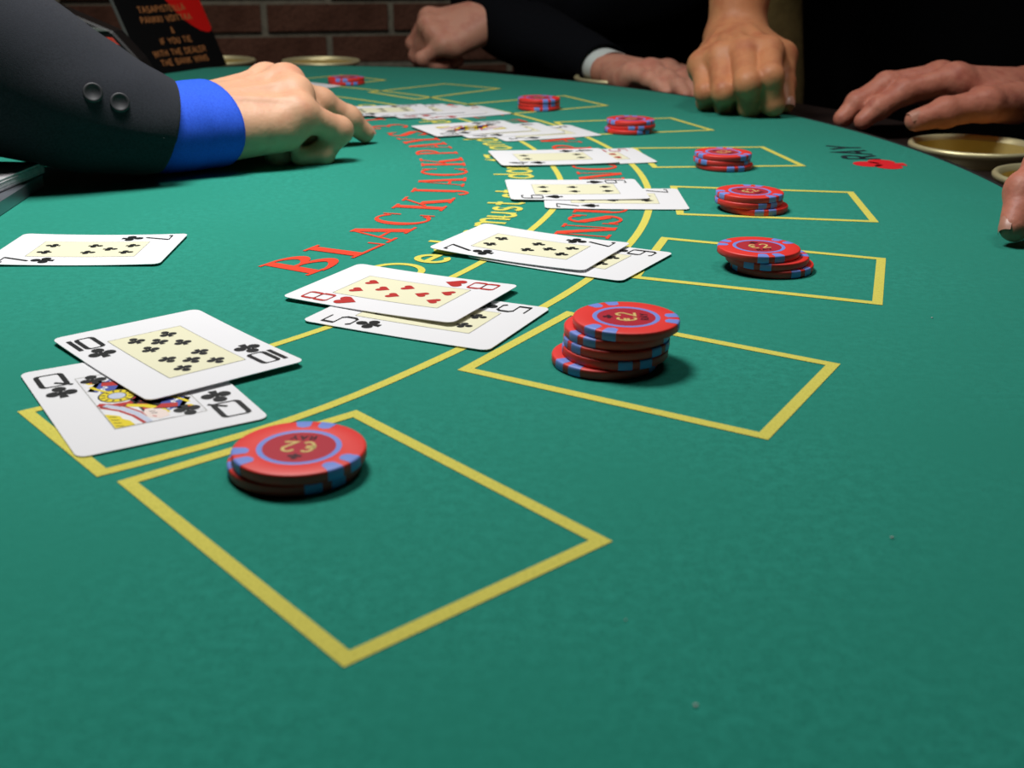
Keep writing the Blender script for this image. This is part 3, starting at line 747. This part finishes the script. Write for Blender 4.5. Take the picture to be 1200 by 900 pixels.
for text, uc, v0, hgt, wid in (('TASAPISTEILL\u00c4', .079, .0748, .0072, .088), ('PANKKI VOITTAA', .080, .0622, .0072, .096), ('&', .0815, .0475, .0072, None), ('IF YOU TIE', .080, .0346, .0070, .060), ('WITH THE DEALER', .079, .0206, .0070, .101), ('THE BANK WINS', .081, .0088, .0070, .091)):
    L_, polys = mono_text(text, .17, .12)
    k = hgt if wid is None else wid/L_
    for q in polys: b.poly([sp_(uc+(u-L_/2)*k, v0+v*hgt, .0006) for u, v in q], 'sign_text')
b.build('lettering', sign)
b = MB(); ft = [(.02, 0), (.139, 0)]
b.poly([sp_(.03, .05, -.0035), sp_(.13, .05, -.0035), tuple(np.array(sp_(.13, 0, 0))+snh*.05), tuple(np.array(sp_(.03, 0, 0))+snh*.05)], 'sign_black'); 
b.poly([sp_(.03, .05, -.0045), tuple(np.array(sp_(.03, 0, 0))+snh*.051), tuple(np.array(sp_(.13, 0, 0))+snh*.051), sp_(.13, .05, -.0045)], 'sign_black'); b.build('easel_leg', sign)

# ------------------------------------------------------------------ people: hands are grown as one smooth surface from a distance field
def unit(v):
    v = np.array(v, float); return v/np.linalg.norm(v)

def frame(xdir, up):
    """hand frame: x along the fingers, z out of the back of the hand, y = z x x"""
    x = unit(xdir); z = np.array(up, float); z = unit(z - x*z.dot(x)); y = np.cross(z, x)
    return np.array([x, y, z]).T

def rot_about(v, k, a):
    k = unit(k)
    return v*math.cos(a) + np.cross(k, v)*math.sin(a) + k*k.dot(v)*(1-math.cos(a))

MCP = {'index': (.091, .027, .003), 'middle': (.094, .005, .006), 'ring': (.088, -.016, .004), 'little': (.079, -.034, -.002)}
PHAL = {'index': (.044, .026, .018), 'middle': (.048, .030, .019), 'ring': (.044, .028, .019), 'little': (.034, .021, .017)}
RAD = {'index': (.0112, .0098, .0088, .0070), 'middle': (.0115, .0102, .0090, .0072), 'ring': (.0110, .0096, .0085, .0068), 'little': (.0098, .0084, .0075, .0060)}

def hand_prims(pose, side=1, scale=1.0):
    """Round cones of one hand in its own frame: side=1 right hand, -1 left. Returns palm, digits, nails."""
    S = scale
    V = lambda *p: np.array(p)*[1, side, 1]*S
    palm = []
    W0, W1 = V(-.004, .014, 0), V(-.004, -.014, 0)
    mcp = {}
    for f in MCP:
        m = V(*MCP[f]) + V(*pose.get('mcp_off', {}).get(f, (0, 0, 0)))
        mcp[f] = m
    bases = {'index': V(.018, .014, .001), 'middle': V(.016, .004, .003), 'ring': V(.016, -.007, .002), 'little': V(.016, -.015, -.001)}
    for f in MCP:
        palm.append((bases[f], mcp[f]*[.95, 1, 1]+[0, 0, -.004*S], .0165*S, (.0125 if f != 'little' else .0115)*S))
        palm.append((bases[f]+[.02*S, 0, -.008*S], mcp[f]*[.86, 1, 1]+[0, 0, -.011*S], .0125*S, .011*S))
    palm.append((W0, W1, .0185*S, .0175*S))
    palm.append((V(.03, -.022, -.010), V(.060, -.031, -.009), .014*S, .0125*S))       # hypothenar
    digits, nails, joints = [], [], {}
    for f in MCP:
        sp, a, b, c = pose[f]
        pl = PHAL[f]; r = RAD[f]
        d = np.array([math.cos(math.radians(sp)), side*math.sin(math.radians(sp)), 0.])
        axis = np.cross(np.array([0, 0, 1.]), d)     # bending about this axis brings the tip toward the palm
        r = tuple(v*pose.get('fat', 1) for v in r); p = mcp[f]; pts = [p]; ang = 0; nrm = np.array([0, 0, 1.])
        for L, t in zip(pl, (a, b, c)):
            ang += math.radians(t)
            dd = rot_about(d, axis, ang); p = p + dd*L*S; pts.append(p)
        nn = rot_about(nrm, axis, ang)
        segs = [(pts[i], pts[i+1], r[i]*S, r[i+1]*S) for i in range(3)]
        for i in (1, 2):                             # knuckle
            segs.append((pts[i], pts[i]+[0, 0, 1e-5], r[i]*1.07*S, r[i]*1.07*S))
        digits.append(segs); joints[f] = pts
        palm.append((mcp[f]+[0, 0, .0005*S], mcp[f]+[0, 0, .001*S], r[0]*1.06*S, r[0]*1.06*S))
        nails.append((f, pts[3], unit(pts[3]-pts[2]), nn, r[3]*S))
    t = pose['thumb']                                # four points given in the hand frame of a right hand
    tp = [V(*q) for q in t]
    tr = tuple(v*(.5+.5*pose.get('fat', 1)) for v in (.0165, .0125, .0108, .0082))
    palm.append((tp[0], tp[1], tr[0]*S, tr[1]*1.05*S))
    palm.append((V(.02, .010, -.006), tp[1]*.75+mcp['index']*.25, .014*S, .009*S))
    digits.append([(tp[1], tp[2], tr[1]*S, tr[2]*S), (tp[2], tp[3], tr[2]*S, tr[3]*S), (tp[2], tp[2]+[0, 0, 1e-5], tr[2]*1.08*S, tr[2]*1.08*S)])
    dt = unit(tp[3]-tp[2]); nt = np.array(pose.get('thumb_nail', (0, .6, .8)))*[1, side, 1]
    nails.append(('thumb', tp[3], dt, unit(nt-dt*dt.dot(nt)), tr[3]*S))
    joints['thumb'] = tp
    return palm, digits, nails, joints


def smin(a, b, k):
    h = np.clip(.5+.5*(b-a)/k, 0, 1)
    return b*(1-h)+a*h-k*h*(1-h)

def cone_d(P, a, b, r1, r2):
    a = np.asarray(a, float); b = np.asarray(b, float); ab = b-a; L2 = ab.dot(ab)+1e-12
    t = np.clip(((P-a)@ab)/L2, 0, 1)
    d = P-a-t[..., None]*ab
    return np.sqrt((d*d).sum(-1))-(r1+(r2-r1)*t)

def surface_nets(F, org, h):
    nx, ny, nz = F.shape
    sgn = F < 0
    c = np.zeros((nx-1, ny-1, nz-1), int)
    for i in (0, 1):
        for j in (0, 1):
            for k in (0, 1): c += sgn[i:nx-1+i, j:ny-1+j, k:nz-1+k]
    cells = np.argwhere((c > 0) & (c < 8))
    idx = -np.ones(c.shape, int); idx[tuple(cells.T)] = np.arange(len(cells))
    acc = np.zeros((len(cells), 3)); cnt = np.zeros(len(cells))
    corners = [(i, j, k) for i in (0, 1) for j in (0, 1) for k in (0, 1)]
    for a in corners:
        for ax in range(3):
            if a[ax]: continue
            b = list(a); b[ax] = 1
            fa = F[tuple((cells+a).T)]; fb_ = F[tuple((cells+b).T)]
            m = (fa < 0) != (fb_ < 0)
            t = np.where(m, fa/(fa-fb_+1e-20), 0)
            p = np.tile(np.array(a, float), (len(cells), 1)); p[:, ax] += t
            acc[m] += p[m]; cnt[m] += 1
    V = org+(cells+acc/cnt[:, None])*h
    Fc = []
    for ax in range(3):
        u, v = (ax+1) % 3, (ax+2) % 3
        sl0 = [slice(None)]*3; sl1 = [slice(None)]*3
        sl0[ax] = slice(0, -1); sl1[ax] = slice(1, None)
        a = sgn[tuple(sl0)]; b = sgn[tuple(sl1)]
        e = np.argwhere(a != b)
        e = e[(e[:, u] > 0) & (e[:, v] > 0) & (e[:, u] < F.shape[u]-1) & (e[:, v] < F.shape[v]-1)]
        q = []
        for du, dv in ((-1, -1), (0, -1), (0, 0), (-1, 0)):
            w = e.copy(); w[:, u] += du; w[:, v] += dv; q.append(idx[tuple(w.T)])
        q = np.stack(q, 1); fl = ~a[tuple(e.T)]
        q[fl] = q[fl][:, ::-1]
        Fc.append(q)
    return V, np.concatenate(Fc)

def hand_surface(H, extra=(), h=.0017, kp=.011, tendon=0.0, kd=.0016, kj=.006):
    """vertices and quads of one hand with its forearm; H is a pose in the world"""
    o = np.array(H['o']); Mx = frame(H['x'], H['up'])
    palm, digits, nails, joints = hand_prims(H, H['side'], H['scale'])
    W = lambda p: Mx@np.asarray(p, float)+o
    palm = [(W(a), W(b), r1, r2) for a, b, r1, r2 in palm]
    digits = [[(W(a), W(b), r1, r2) for a, b, r1, r2 in d] for d in digits]
    arm = [(np.array(a, float), np.array(b, float), r1, r2) for a, b, r1, r2 in extra]
    pts = np.array([p for s_ in palm+sum(digits, [])+arm for p in s_[:2]])
    lo = pts.min(0)-.032-max([a[2] for a in arm]+[0]); hi = pts.max(0)+.032+max([a[2] for a in arm]+[0])
    K = 5
    n = (np.ceil((hi-lo)/h/K).astype(int)+1)*K+1
    def field(X):
        D = None
        for c in palm+arm:
            d = cone_d(X, *c); D = d if D is None else smin(D, d, kp)
        if tendon:
            for f in MCP:
                a = W(np.array((.03, H['side']*MCP[f][1]*.45, .0155))*H['scale']); b = W((np.array(MCP[f])*[1, H['side'], 1]+[-.004, 0, .0085])*H['scale'])
                D = smin(D, cone_d(X, a, b, .0022, .0034)-tendon, .005)
        G = None
        for dg_ in digits:
            d = None
            for c in dg_:
                e = cone_d(X, *c); d = e if d is None else smin(d, e, .0035)
            G = d if G is None else smin(G, d, kd)
        return smin(D, G, kj)
    # coarse look first, then the fine grid only near the skin
    cn = (n-1)//K+1
    cg = np.stack(np.meshgrid(*[lo[i]+h*K*np.arange(cn[i]) for i in range(3)], indexing='ij'), -1)
    Dc = field(cg)
    D = np.repeat(np.repeat(np.repeat(Dc, K, 0), K, 1), K, 2)[:n[0], :n[1], :n[2]].copy()
    near = np.abs(Dc) < h*K*2.2
    m = np.zeros_like(near)
    for i in (-1, 0, 1):
        for j in (-1, 0, 1):
            for k in (-1, 0, 1): m |= np.roll(near, (i, j, k), (0, 1, 2))
    fine = np.argwhere(np.repeat(np.repeat(np.repeat(m, K, 0), K, 1), K, 2)[:n[0], :n[1], :n[2]])
    D[tuple(fine.T)] = field(lo+fine*h)
    V, Q = surface_nets(D, lo, h)
    # relax a little
    for _ in range(2):
        acc = np.zeros_like(V); cnt = np.zeros(len(V))
        for a, b in ((0, 1), (1, 2), (2, 3), (3, 0)):
            np.add.at(acc, Q[:, a], V[Q[:, b]]); np.add.at(cnt, Q[:, a], 1); np.add.at(acc, Q[:, b], V[Q[:, a]]); np.add.at(cnt, Q[:, b], 1)
        V = V*.5+acc/np.maximum(cnt, 1)[:, None]*.5
    NL = [(f, W(p), Mx@d, Mx@nn, r) for f, p, d, nn, r in nails]
    return V, Q, NL

def body_mesh(name, parts, m, parent):
    vs, fs, n = [], [], 0
    for V, Q in parts: vs.append(V); fs.append(Q+n); n += len(V)
    V = np.concatenate(vs); Q = np.concatenate(fs)
    me = bpy.data.meshes.new(name); me.from_pydata(V.tolist(), [], Q.tolist()); me.update(); me.materials.append(M[m])
    me.polygons.foreach_set('use_smooth', [True]*len(me.polygons))
    return link(name, me, parent)

def nail_mesh(NL, which, m, parent):
    for f, p, d, n, r in NL:
        if f not in which: continue
        s_ = np.cross(n, d); b = MB(); w = r*.68; L = r*1.35
        rows = []
        for i in range(7):
            u = -1+2*i/6; row = []
            for j in range(7):
                v = -1+2*j/6
                ww = w*(1-.10*max(0, u)**2-.22*max(0, -u)**3)
                c = p+d*(u*L*.5+r*.12)+s_*v*ww+n*(r*math.sqrt(max(.05, 1-(v*.80)**2))*(1-.16*max(0, u)**2)+.00015)
                row.append(c)
            rows.append(row)
        b.grid(rows, m, flip=True)
        b.build('fingernail', parent, smooth=True)

def catmull(P, n):
    P = [np.array(p, float) for p in P]; P = [2*P[0]-P[1]]+P+[2*P[-1]-P[-2]]; out = []
    for i in range(1, len(P)-2):
        for k in range(n):
            t = k/n; a, b, c, d = P[i-1:i+3]
            out.append(.5*((2*b)+(c-a)*t+(2*a-5*b+4*c-d)*t*t+(3*b-a-3*c+d)*t**3))
    out.append(P[-2]); return out

def sleeve(name, path, radii, m, parent, folds=.0, seed=1, flat=1.0, thick=.0022, nseg=8, nr=40, step=None, cap=True):
    """cloth tube; radii (across, up) at each path point, open with a hem at its first end"""
    rng = np.random.RandomState(seed)
    C = catmull(path, nseg); RA = catmull([(a, b, 0) for a, b in radii], nseg)
    ph = rng.rand(6)*6.28; rows = []
    def ring(i, grow):
        c = C[i]; t = unit(C[min(i+1, len(C)-1)]-C[max(i-1, 0)]); up = np.array([0, 0, 1.]); up = unit(up-t*t.dot(up)) if abs(t[2]) < .95 else unit(np.cross(t, [1, 0, 0]))
        sd_ = np.cross(t, up); row = []; s_ = i/(len(C)-1)
        amp = folds*min(1, s_*6)
        for k in range(nr):
            a = 2*math.pi*k/nr
            w = 1+amp*(math.sin(3*a+ph[0]+14*s_)+.7*math.sin(5*a+ph[1]-23*s_)+.8*math.sin(2*a+ph[2]+37*s_))/RA[i][0]*.01
            g = grow
            if step and step[0] < a < step[1]: g += step[2]
            row.append(c+sd_*math.cos(a)*(RA[i][0]*w+g)+up*math.sin(a)*(RA[i][1]*w+g))
        return row
    b = MB()
    rows = [ring(0, -thick), ring(0, -thick*.2)]+[ring(i, 0) for i in range(0, len(C))]
    inner = [ring(i, -thick) for i in range(min(6, len(C)-1), -1, -1)]
    b.grid(inner[:-1]+rows, m, close_v=True)
    if cap: b.poly(rows[-1], m)
    o = b.build(name, parent, smooth=True, weld=True)
    def at(f, a):            # point and normal on the cloth at path fraction f, angle a
        i = int(f*(len(C)-1)); r_ = ring(i, 0); k = int(a/(2*math.pi)*nr) % nr
        return r_[k], unit(r_[k]-C[i])
    return o, at

def torso(b, c, levels, m, folds=.006, seed=3, yaw=0):
    rng = np.random.RandomState(seed); ph = rng.rand(8)*6.28; rows = []
    P = catmull([(a, bb, z) for a, bb, z in levels], 6)
    for rx, ry, z in P:
        row = []
        for k in range(48):
            a = 2*math.pi*k/48
            w = folds*(math.sin(4*a+ph[0]+9*z)+.6*math.sin(7*a+ph[1]-16*z)+.5*math.sin(3*a+22*z+ph[2]))
            x, y = (rx+w)*math.copysign(abs(math.cos(a))**.85, math.cos(a)), (ry+w)*math.copysign(abs(math.sin(a))**.85, math.sin(a))
            row.append((c[0]+x*math.cos(yaw)-y*math.sin(yaw), c[1]+x*math.sin(yaw)+y*math.cos(yaw), z))
        rows.append(row)
    b.grid(rows, m, close_v=True); b.poly(rows[-1], m); b.poly(rows[0][::-1], m)
BODY = [(.19, .13, -.52), (.185, .125, -.30), (.20, .125, -.05), (.215, .12, .20), (.20, .10, .36), (.13, .08, .44)]

HANDS = {
    'A': {"o": [-0.2388, 0.8074, 0.031], "x": [0.7541, 0.638, 0.1556], "up": [-0.0419, -0.1896, 0.981], "side": 1, "scale": 1.05, "index": [-10.7, 30.4, 8.3, 9.2], "middle": [20.9, 55.4, 109.5, 45.0], "ring": [1.2, 77.5, 109.8, 50.0], "little": [-4.8, 33.4, 105.3, 51.1], "thumb": [[0.018, 0.022, -0.008], [0.0525, 0.0382, -0.0257], [0.0863, 0.0385, -0.0292], [0.11, 0.0363, -0.0323]], "fat": 1.06},
    'B': {"o": [-0.023, 1.6052, 0.0624], "x": [-0.9699, -0.0471, -0.239], "up": [-0.1839, -0.502, 0.8451], "side": -1, "scale": 1.0, "index": [0.8, 49.5, 42.1, 65.6], "middle": [1.1, 59.5, 93.0, 40.0], "ring": [-1.0, 62.8, 88.4, 40.0], "little": [-0.3, 22.6, 107.0, 45.4], "thumb": [[0.018, 0.022, -0.008], [0.0521, 0.0365, -0.0279], [0.0758, 0.0392, -0.052], [0.0944, 0.0388, -0.0672]], "fat": 1.08},
    'C': {"o": [0.1221, 1.4489, 0.0047], "x": [0.5242, -0.8504, 0.0441], "up": [0.131, 0.1317, 0.9826], "side": 1, "scale": 1.0, "index": [2.9, 0.8, 10.5, 9.7], "middle": [-14.2, 8.2, 7.6, 12.3], "ring": [-8.9, 10.9, 3.8, 11.7], "little": [-1.9, 8.8, 5.9, 8.9], "thumb": [[0.018, 0.022, -0.008], [0.0582, 0.0343, -0.0073], [0.0921, 0.0363, -0.0084], [0.1161, 0.0362, -0.0095]], "fat": 1.08},
    'D': {"o": [0.2267, 1.2369, 0.0615], "x": [-0.1331, -0.9817, -0.1363], "up": [-0.1922, -0.1094, 0.9752], "side": 1, "scale": 1.04, "index": [-2.0, 15.3, 82.4, 52.4], "middle": [0.3, 19.6, 102.1, 43.4], "ring": [0.2, 30.3, 108.1, 40.0], "little": [2.6, 33.7, 105.3, 40.0], "thumb": [[0.018, 0.022, -0.008], [0.0555, 0.0408, -0.0108], [0.0833, 0.0373, -0.0301], [0.1031, 0.0383, -0.0435]], "fat": 1.14},
    'E': {"o": [0.4882, 1.1125, 0.0224], "x": [-0.9882, -0.1254, 0.0882], "up": [0.0598, 0.2144, 0.9749], "side": 1, "scale": 1.06, "index": [-3.9, 17.8, 17.0, 8.9], "middle": [-0.2, 12.3, 22.2, 14.0], "ring": [-1.8, 7.4, 27.4, 18.4], "little": [-3.7, 5.1, 22.9, 17.1], "thumb": [[0.0639, 0.0796, -0.019], [0.1007, 0.0989, -0.0244], [0.1359, 0.1021, -0.0336], [0.1605, 0.1038, -0.042]], "fat": 1.08, "thumb_nail": [0.136, 0.62, 0.781]},
    'F': {"o": [0.3644, 0.6857, 0.0537], "x": [-0.4055, -0.9094, 0.0929], "up": [-0.0602, 0.128, 0.9899], "side": -1, "scale": 1.0, "index": [4.7, 69.0, 78.2, 35.1], "middle": [0.1, 69.7, 78.8, 35.0], "ring": [-1.9, 66.5, 74.5, 34.2], "little": [-4.0, 60.1, 60.4, 30.2], "thumb": [[0.018, 0.022, -0.008], [0.0505, 0.0466, -0.018], [0.081, 0.0571, -0.0288], [0.0968, 0.062, -0.0462]]},
}

# --- the dealer: pointing right hand, blue cuff, charcoal sleeve
dealer = empty('person', (-.60, .66, FLOOR_Z), 'dealer in charcoal jacket and blue cuff pointing a finger at the felt', 'person')
def pinned(o, parent):
    o.matrix_parent_inverse = Matrix.Translation(-Vector(parent.location)); return o
def add(parent, o): o.parent = parent; return pinned(o, parent)
hA = HANDS['A']; wA = np.array(hA['o'])
V, Q, NL = hand_surface(hA, [(wA, (-.275, .785, .037), .0205, .024)], h=.0014, tendon=.0001)
bd = add(dealer, body_mesh('body', [(V, Q)], 'skin_dealer', None))
nail_mesh(NL, ('index', 'middle'), 'nail', bd)
cuff, _ = sleeve('shirt_cuff', [(-.2165, .8300, .0305), (-.2300, .8165, .0305), (-.2450, .8020, .0310), (-.268, .788, .036)], [(.0475, .0305), (.0435, .0304), (.0385, .0305), (.036, .032)], 'shirt_blue', None, folds=.02, seed=5, thick=.0014)
add(dealer, cuff)
SP = [(-.2390, .7960, .0325), (-.2580, .7860, .0390), (-.2860, .7760, .0500), (-.3290, .7630, .0735), (-.3800, .7380, .0975), (-.460, .705, .145), (-.56, .68, .24), (-.60, .66, .36)]
SR = [(.0420, .0310), (.0450, .0370), (.0510, .0450), (.0600, .0550), (.070, .069), (.074, .074), (.08, .085), (.085, .09)]
jk, jc = sleeve('jacket', SP, SR, 'jacket_grey', None, folds=.06, seed=11, nseg=10, nr=72, step=(R(-22), R(187), .0022))
b = MB(); torso(b, (-.80, .62), BODY, 'jacket_grey', yaw=R(80)); tj = b.build('jacket_front', None, smooth=True); add(dealer, jk); add(dealer, tj)
def button(px_pt, n, r, m, parent):
    n = unit(n); b = MB()
    b.lathe([(0, 0), (r, 0), (r*1.02, r*.12), (r*.98, r*.30), (r*.80, r*.38), (r*.68, r*.26), (0, r*.22)], m, 28)
    z = n; x = unit(np.cross(n, [.3, .2, 1])); y = np.cross(z, x); Mx = np.array([x, y, z]).T
    o = b.build('sleeve_button', None, smooth=True, remap=lambda p: tuple(Mx@np.array(p)+np.array(px_pt))); o.parent = parent
    for sx, sy in ((-.3, -.3), (-.3, .3), (.3, -.3), (.3, .3)):
        pass
    return o
for f_ in (.205, .285):
    bpt, bn = jc(f_, R(160)); button(bpt-bn*.0003, bn, .0062, 'jacket_button', jk)

# --- player in the black suit behind the far rail: folded forearms, one white cuff
suit = empty('person', (.185, 2.0, FLOOR_Z), 'player in black suit with a white cuff resting folded forearms on the far rail', 'person')
hB, hC = HANDS['B'], HANDS['C']
wB, wC = np.array(hB['o']), np.array(hC['o'])
VB, QB, NB = hand_surface(hB, [(wB, wB+[.09, .075, .012], .023, .030)], h=.0021)
VC, QC, NC = hand_surface(hC, [(wC, wC+[-.055, .088, .008], .019, .024)], h=.0021, tendon=.0004)
add(suit, body_mesh('left_arm', [(VB, QB)], 'skin_pink', None)); add(suit, body_mesh('right_arm', [(VC, QC)], 'skin_pink', None))
s1, _ = sleeve('jacket_sleeve', [wB+[.016, .004, .002], wB+[.06, .05, .006], (.10, 1.70, .075), (.22, 1.80, .09), (.34, 1.95, .16), (.36, 2.02, .30), (.33, 2.05, .40)], [(.040, .042), (.050, .050), (.062, .060), (.068, .066), (.07, .07), (.075, .08), (.07, .07)], 'jacket_black', None, folds=.12, seed=21)
s2, _ = sleeve('jacket_sleeve', [wC+[-.013, .020, .006], wC+[-.055, .085, .018], (.010, 1.60, .040), (-.02, 1.66, .075), (-.03, 1.78, .12), (.01, 1.92, .24), (.05, 2.02, .38)], [(.036, .027), (.044, .036), (.052, .046), (.060, .056), (.068, .068), (.072, .075), (.07, .07)], 'jacket_black', None, folds=.12, seed=22)
wc, _ = sleeve('shirt_cuff', [wC+[-.003, .005, .003], wC+[-.013, .020, .005], wC+[-.03, .046, .010]], [(.030, .0215), (.030, .0220), (.030, .023)], 'shirt_white', None, seed=4, thick=.0012)
b = MB(); torso(b, (.20, 1.98), BODY, 'jacket_black', seed=9); tb = b.build('jacket_front', None, smooth=True)
for o in (s1, s2, wc, tb): add(suit, o)

# --- player with the bare forearm and the fist
fist = empty('person', (.60, 1.72, FLOOR_Z), 'player in black shirt and khaki waistcoat leaning on a clenched fist', 'person')
hD = HANDS['D']; wD = np.array(hD['o'])
V, Q, NL = hand_surface(hD, [(wD+[0, .006, .002], (.234, 1.262, .130), .0275, .034), ((.236, 1.268, .130), (.262, 1.34, .26), .036, .043), ((.262, 1.34, .26), (.40, 1.55, .36), .043, .048)], h=.0020, tendon=.0004, kd=.0012, kj=.004)
bd = add(fist, body_mesh('body', [(V, Q)], 'skin_tan', None)); nail_mesh(NL, ('thumb',), 'nail', bd)
b = MB(); torso(b, (.66, 1.72), [(r*1.32, q*1.2, z) for r, q, z in BODY], 'shirt_black', seed=31); add(fist, b.build('shirt', None, smooth=True))
sl, _ = sleeve('shirt_sleeve', [(.268, 1.36, .275), (.33, 1.46, .32), (.44, 1.62, .37)], [(.058, .058), (.066, .066), (.075, .075)], 'shirt_black', None, folds=.1, seed=33); add(fist, sl)
kb = MB(); rows = []
for i in range(12):
    z = -.45+.80*i/11; rows.append([(.345+.03*u+.01*math.sin(3*u+z*9)-.05*max(0, z), 1.52+.045*u*u+.01*math.sin(z*12), z) for u in np.linspace(-1, 1, 8)])
back = [[(x, y+.004, z) for x, y, z in r_] for r_ in rows]
kb.grid(rows, 'khaki', flip=True); kb.grid(back, 'khaki')
add(fist, kb.build('waistcoat', None, smooth=True))


# --- player on the right: one hand on the rail, the other thumb on the felt's edge
right = empty('person', (.98, .88, FLOOR_Z), 'player at the right edge with one hand spread on the rail by a brass cup', 'person')
hE, hF = HANDS['E'], HANDS['F']; wE, wF = np.array(hE['o']), np.array(hF['o'])
V, Q, NL = hand_surface(hE, [(wE, wE+[.09, .018, .011], .0265, .032)], h=.0017, tendon=.0010)
V2, Q2, NL2 = hand_surface(hF, [(wF, wF+[.10, .05, .02], .026, .034)], h=.0017)
bd = add(right, body_mesh('right_arm', [(V, Q)], 'skin_ruddy', None)); nail_mesh(NL, ('thumb',), 'nail_pale', bd)
bd = add(right, body_mesh('left_arm', [(V2, Q2)], 'skin_ruddy', None)); nail_mesh(NL2, ('thumb',), 'nail_pale', bd)
a1, _ = sleeve('shirt_sleeve', [wE+[.05, .010, .006], wE+[.12, .024, .015], (.74, 1.14, .08), (.90, 1.08, .26), (.95, 1.02, .38)], [(.042, .040), (.052, .050), (.060, .060), (.068, .068), (.07, .07)], 'shirt_black', None, folds=.06, seed=41)
a2, _ = sleeve('shirt_sleeve', [wF+[.05, .025, .010], wF+[.12, .06, .03], (.62, .80, .12), (.86, .78, .26), (.93, .76, .38)], [(.038, .036), (.045, .043), (.055, .055), (.065, .065), (.07, .07)], 'shirt_black', None, folds=.1, seed=42)
b = MB(); torso(b, (1.02, .90), BODY, 'shirt_black', seed=43, yaw=R(90)); tt = b.build('shirt', None, smooth=True)
for o in (a1, a2, tt): add(right, o)
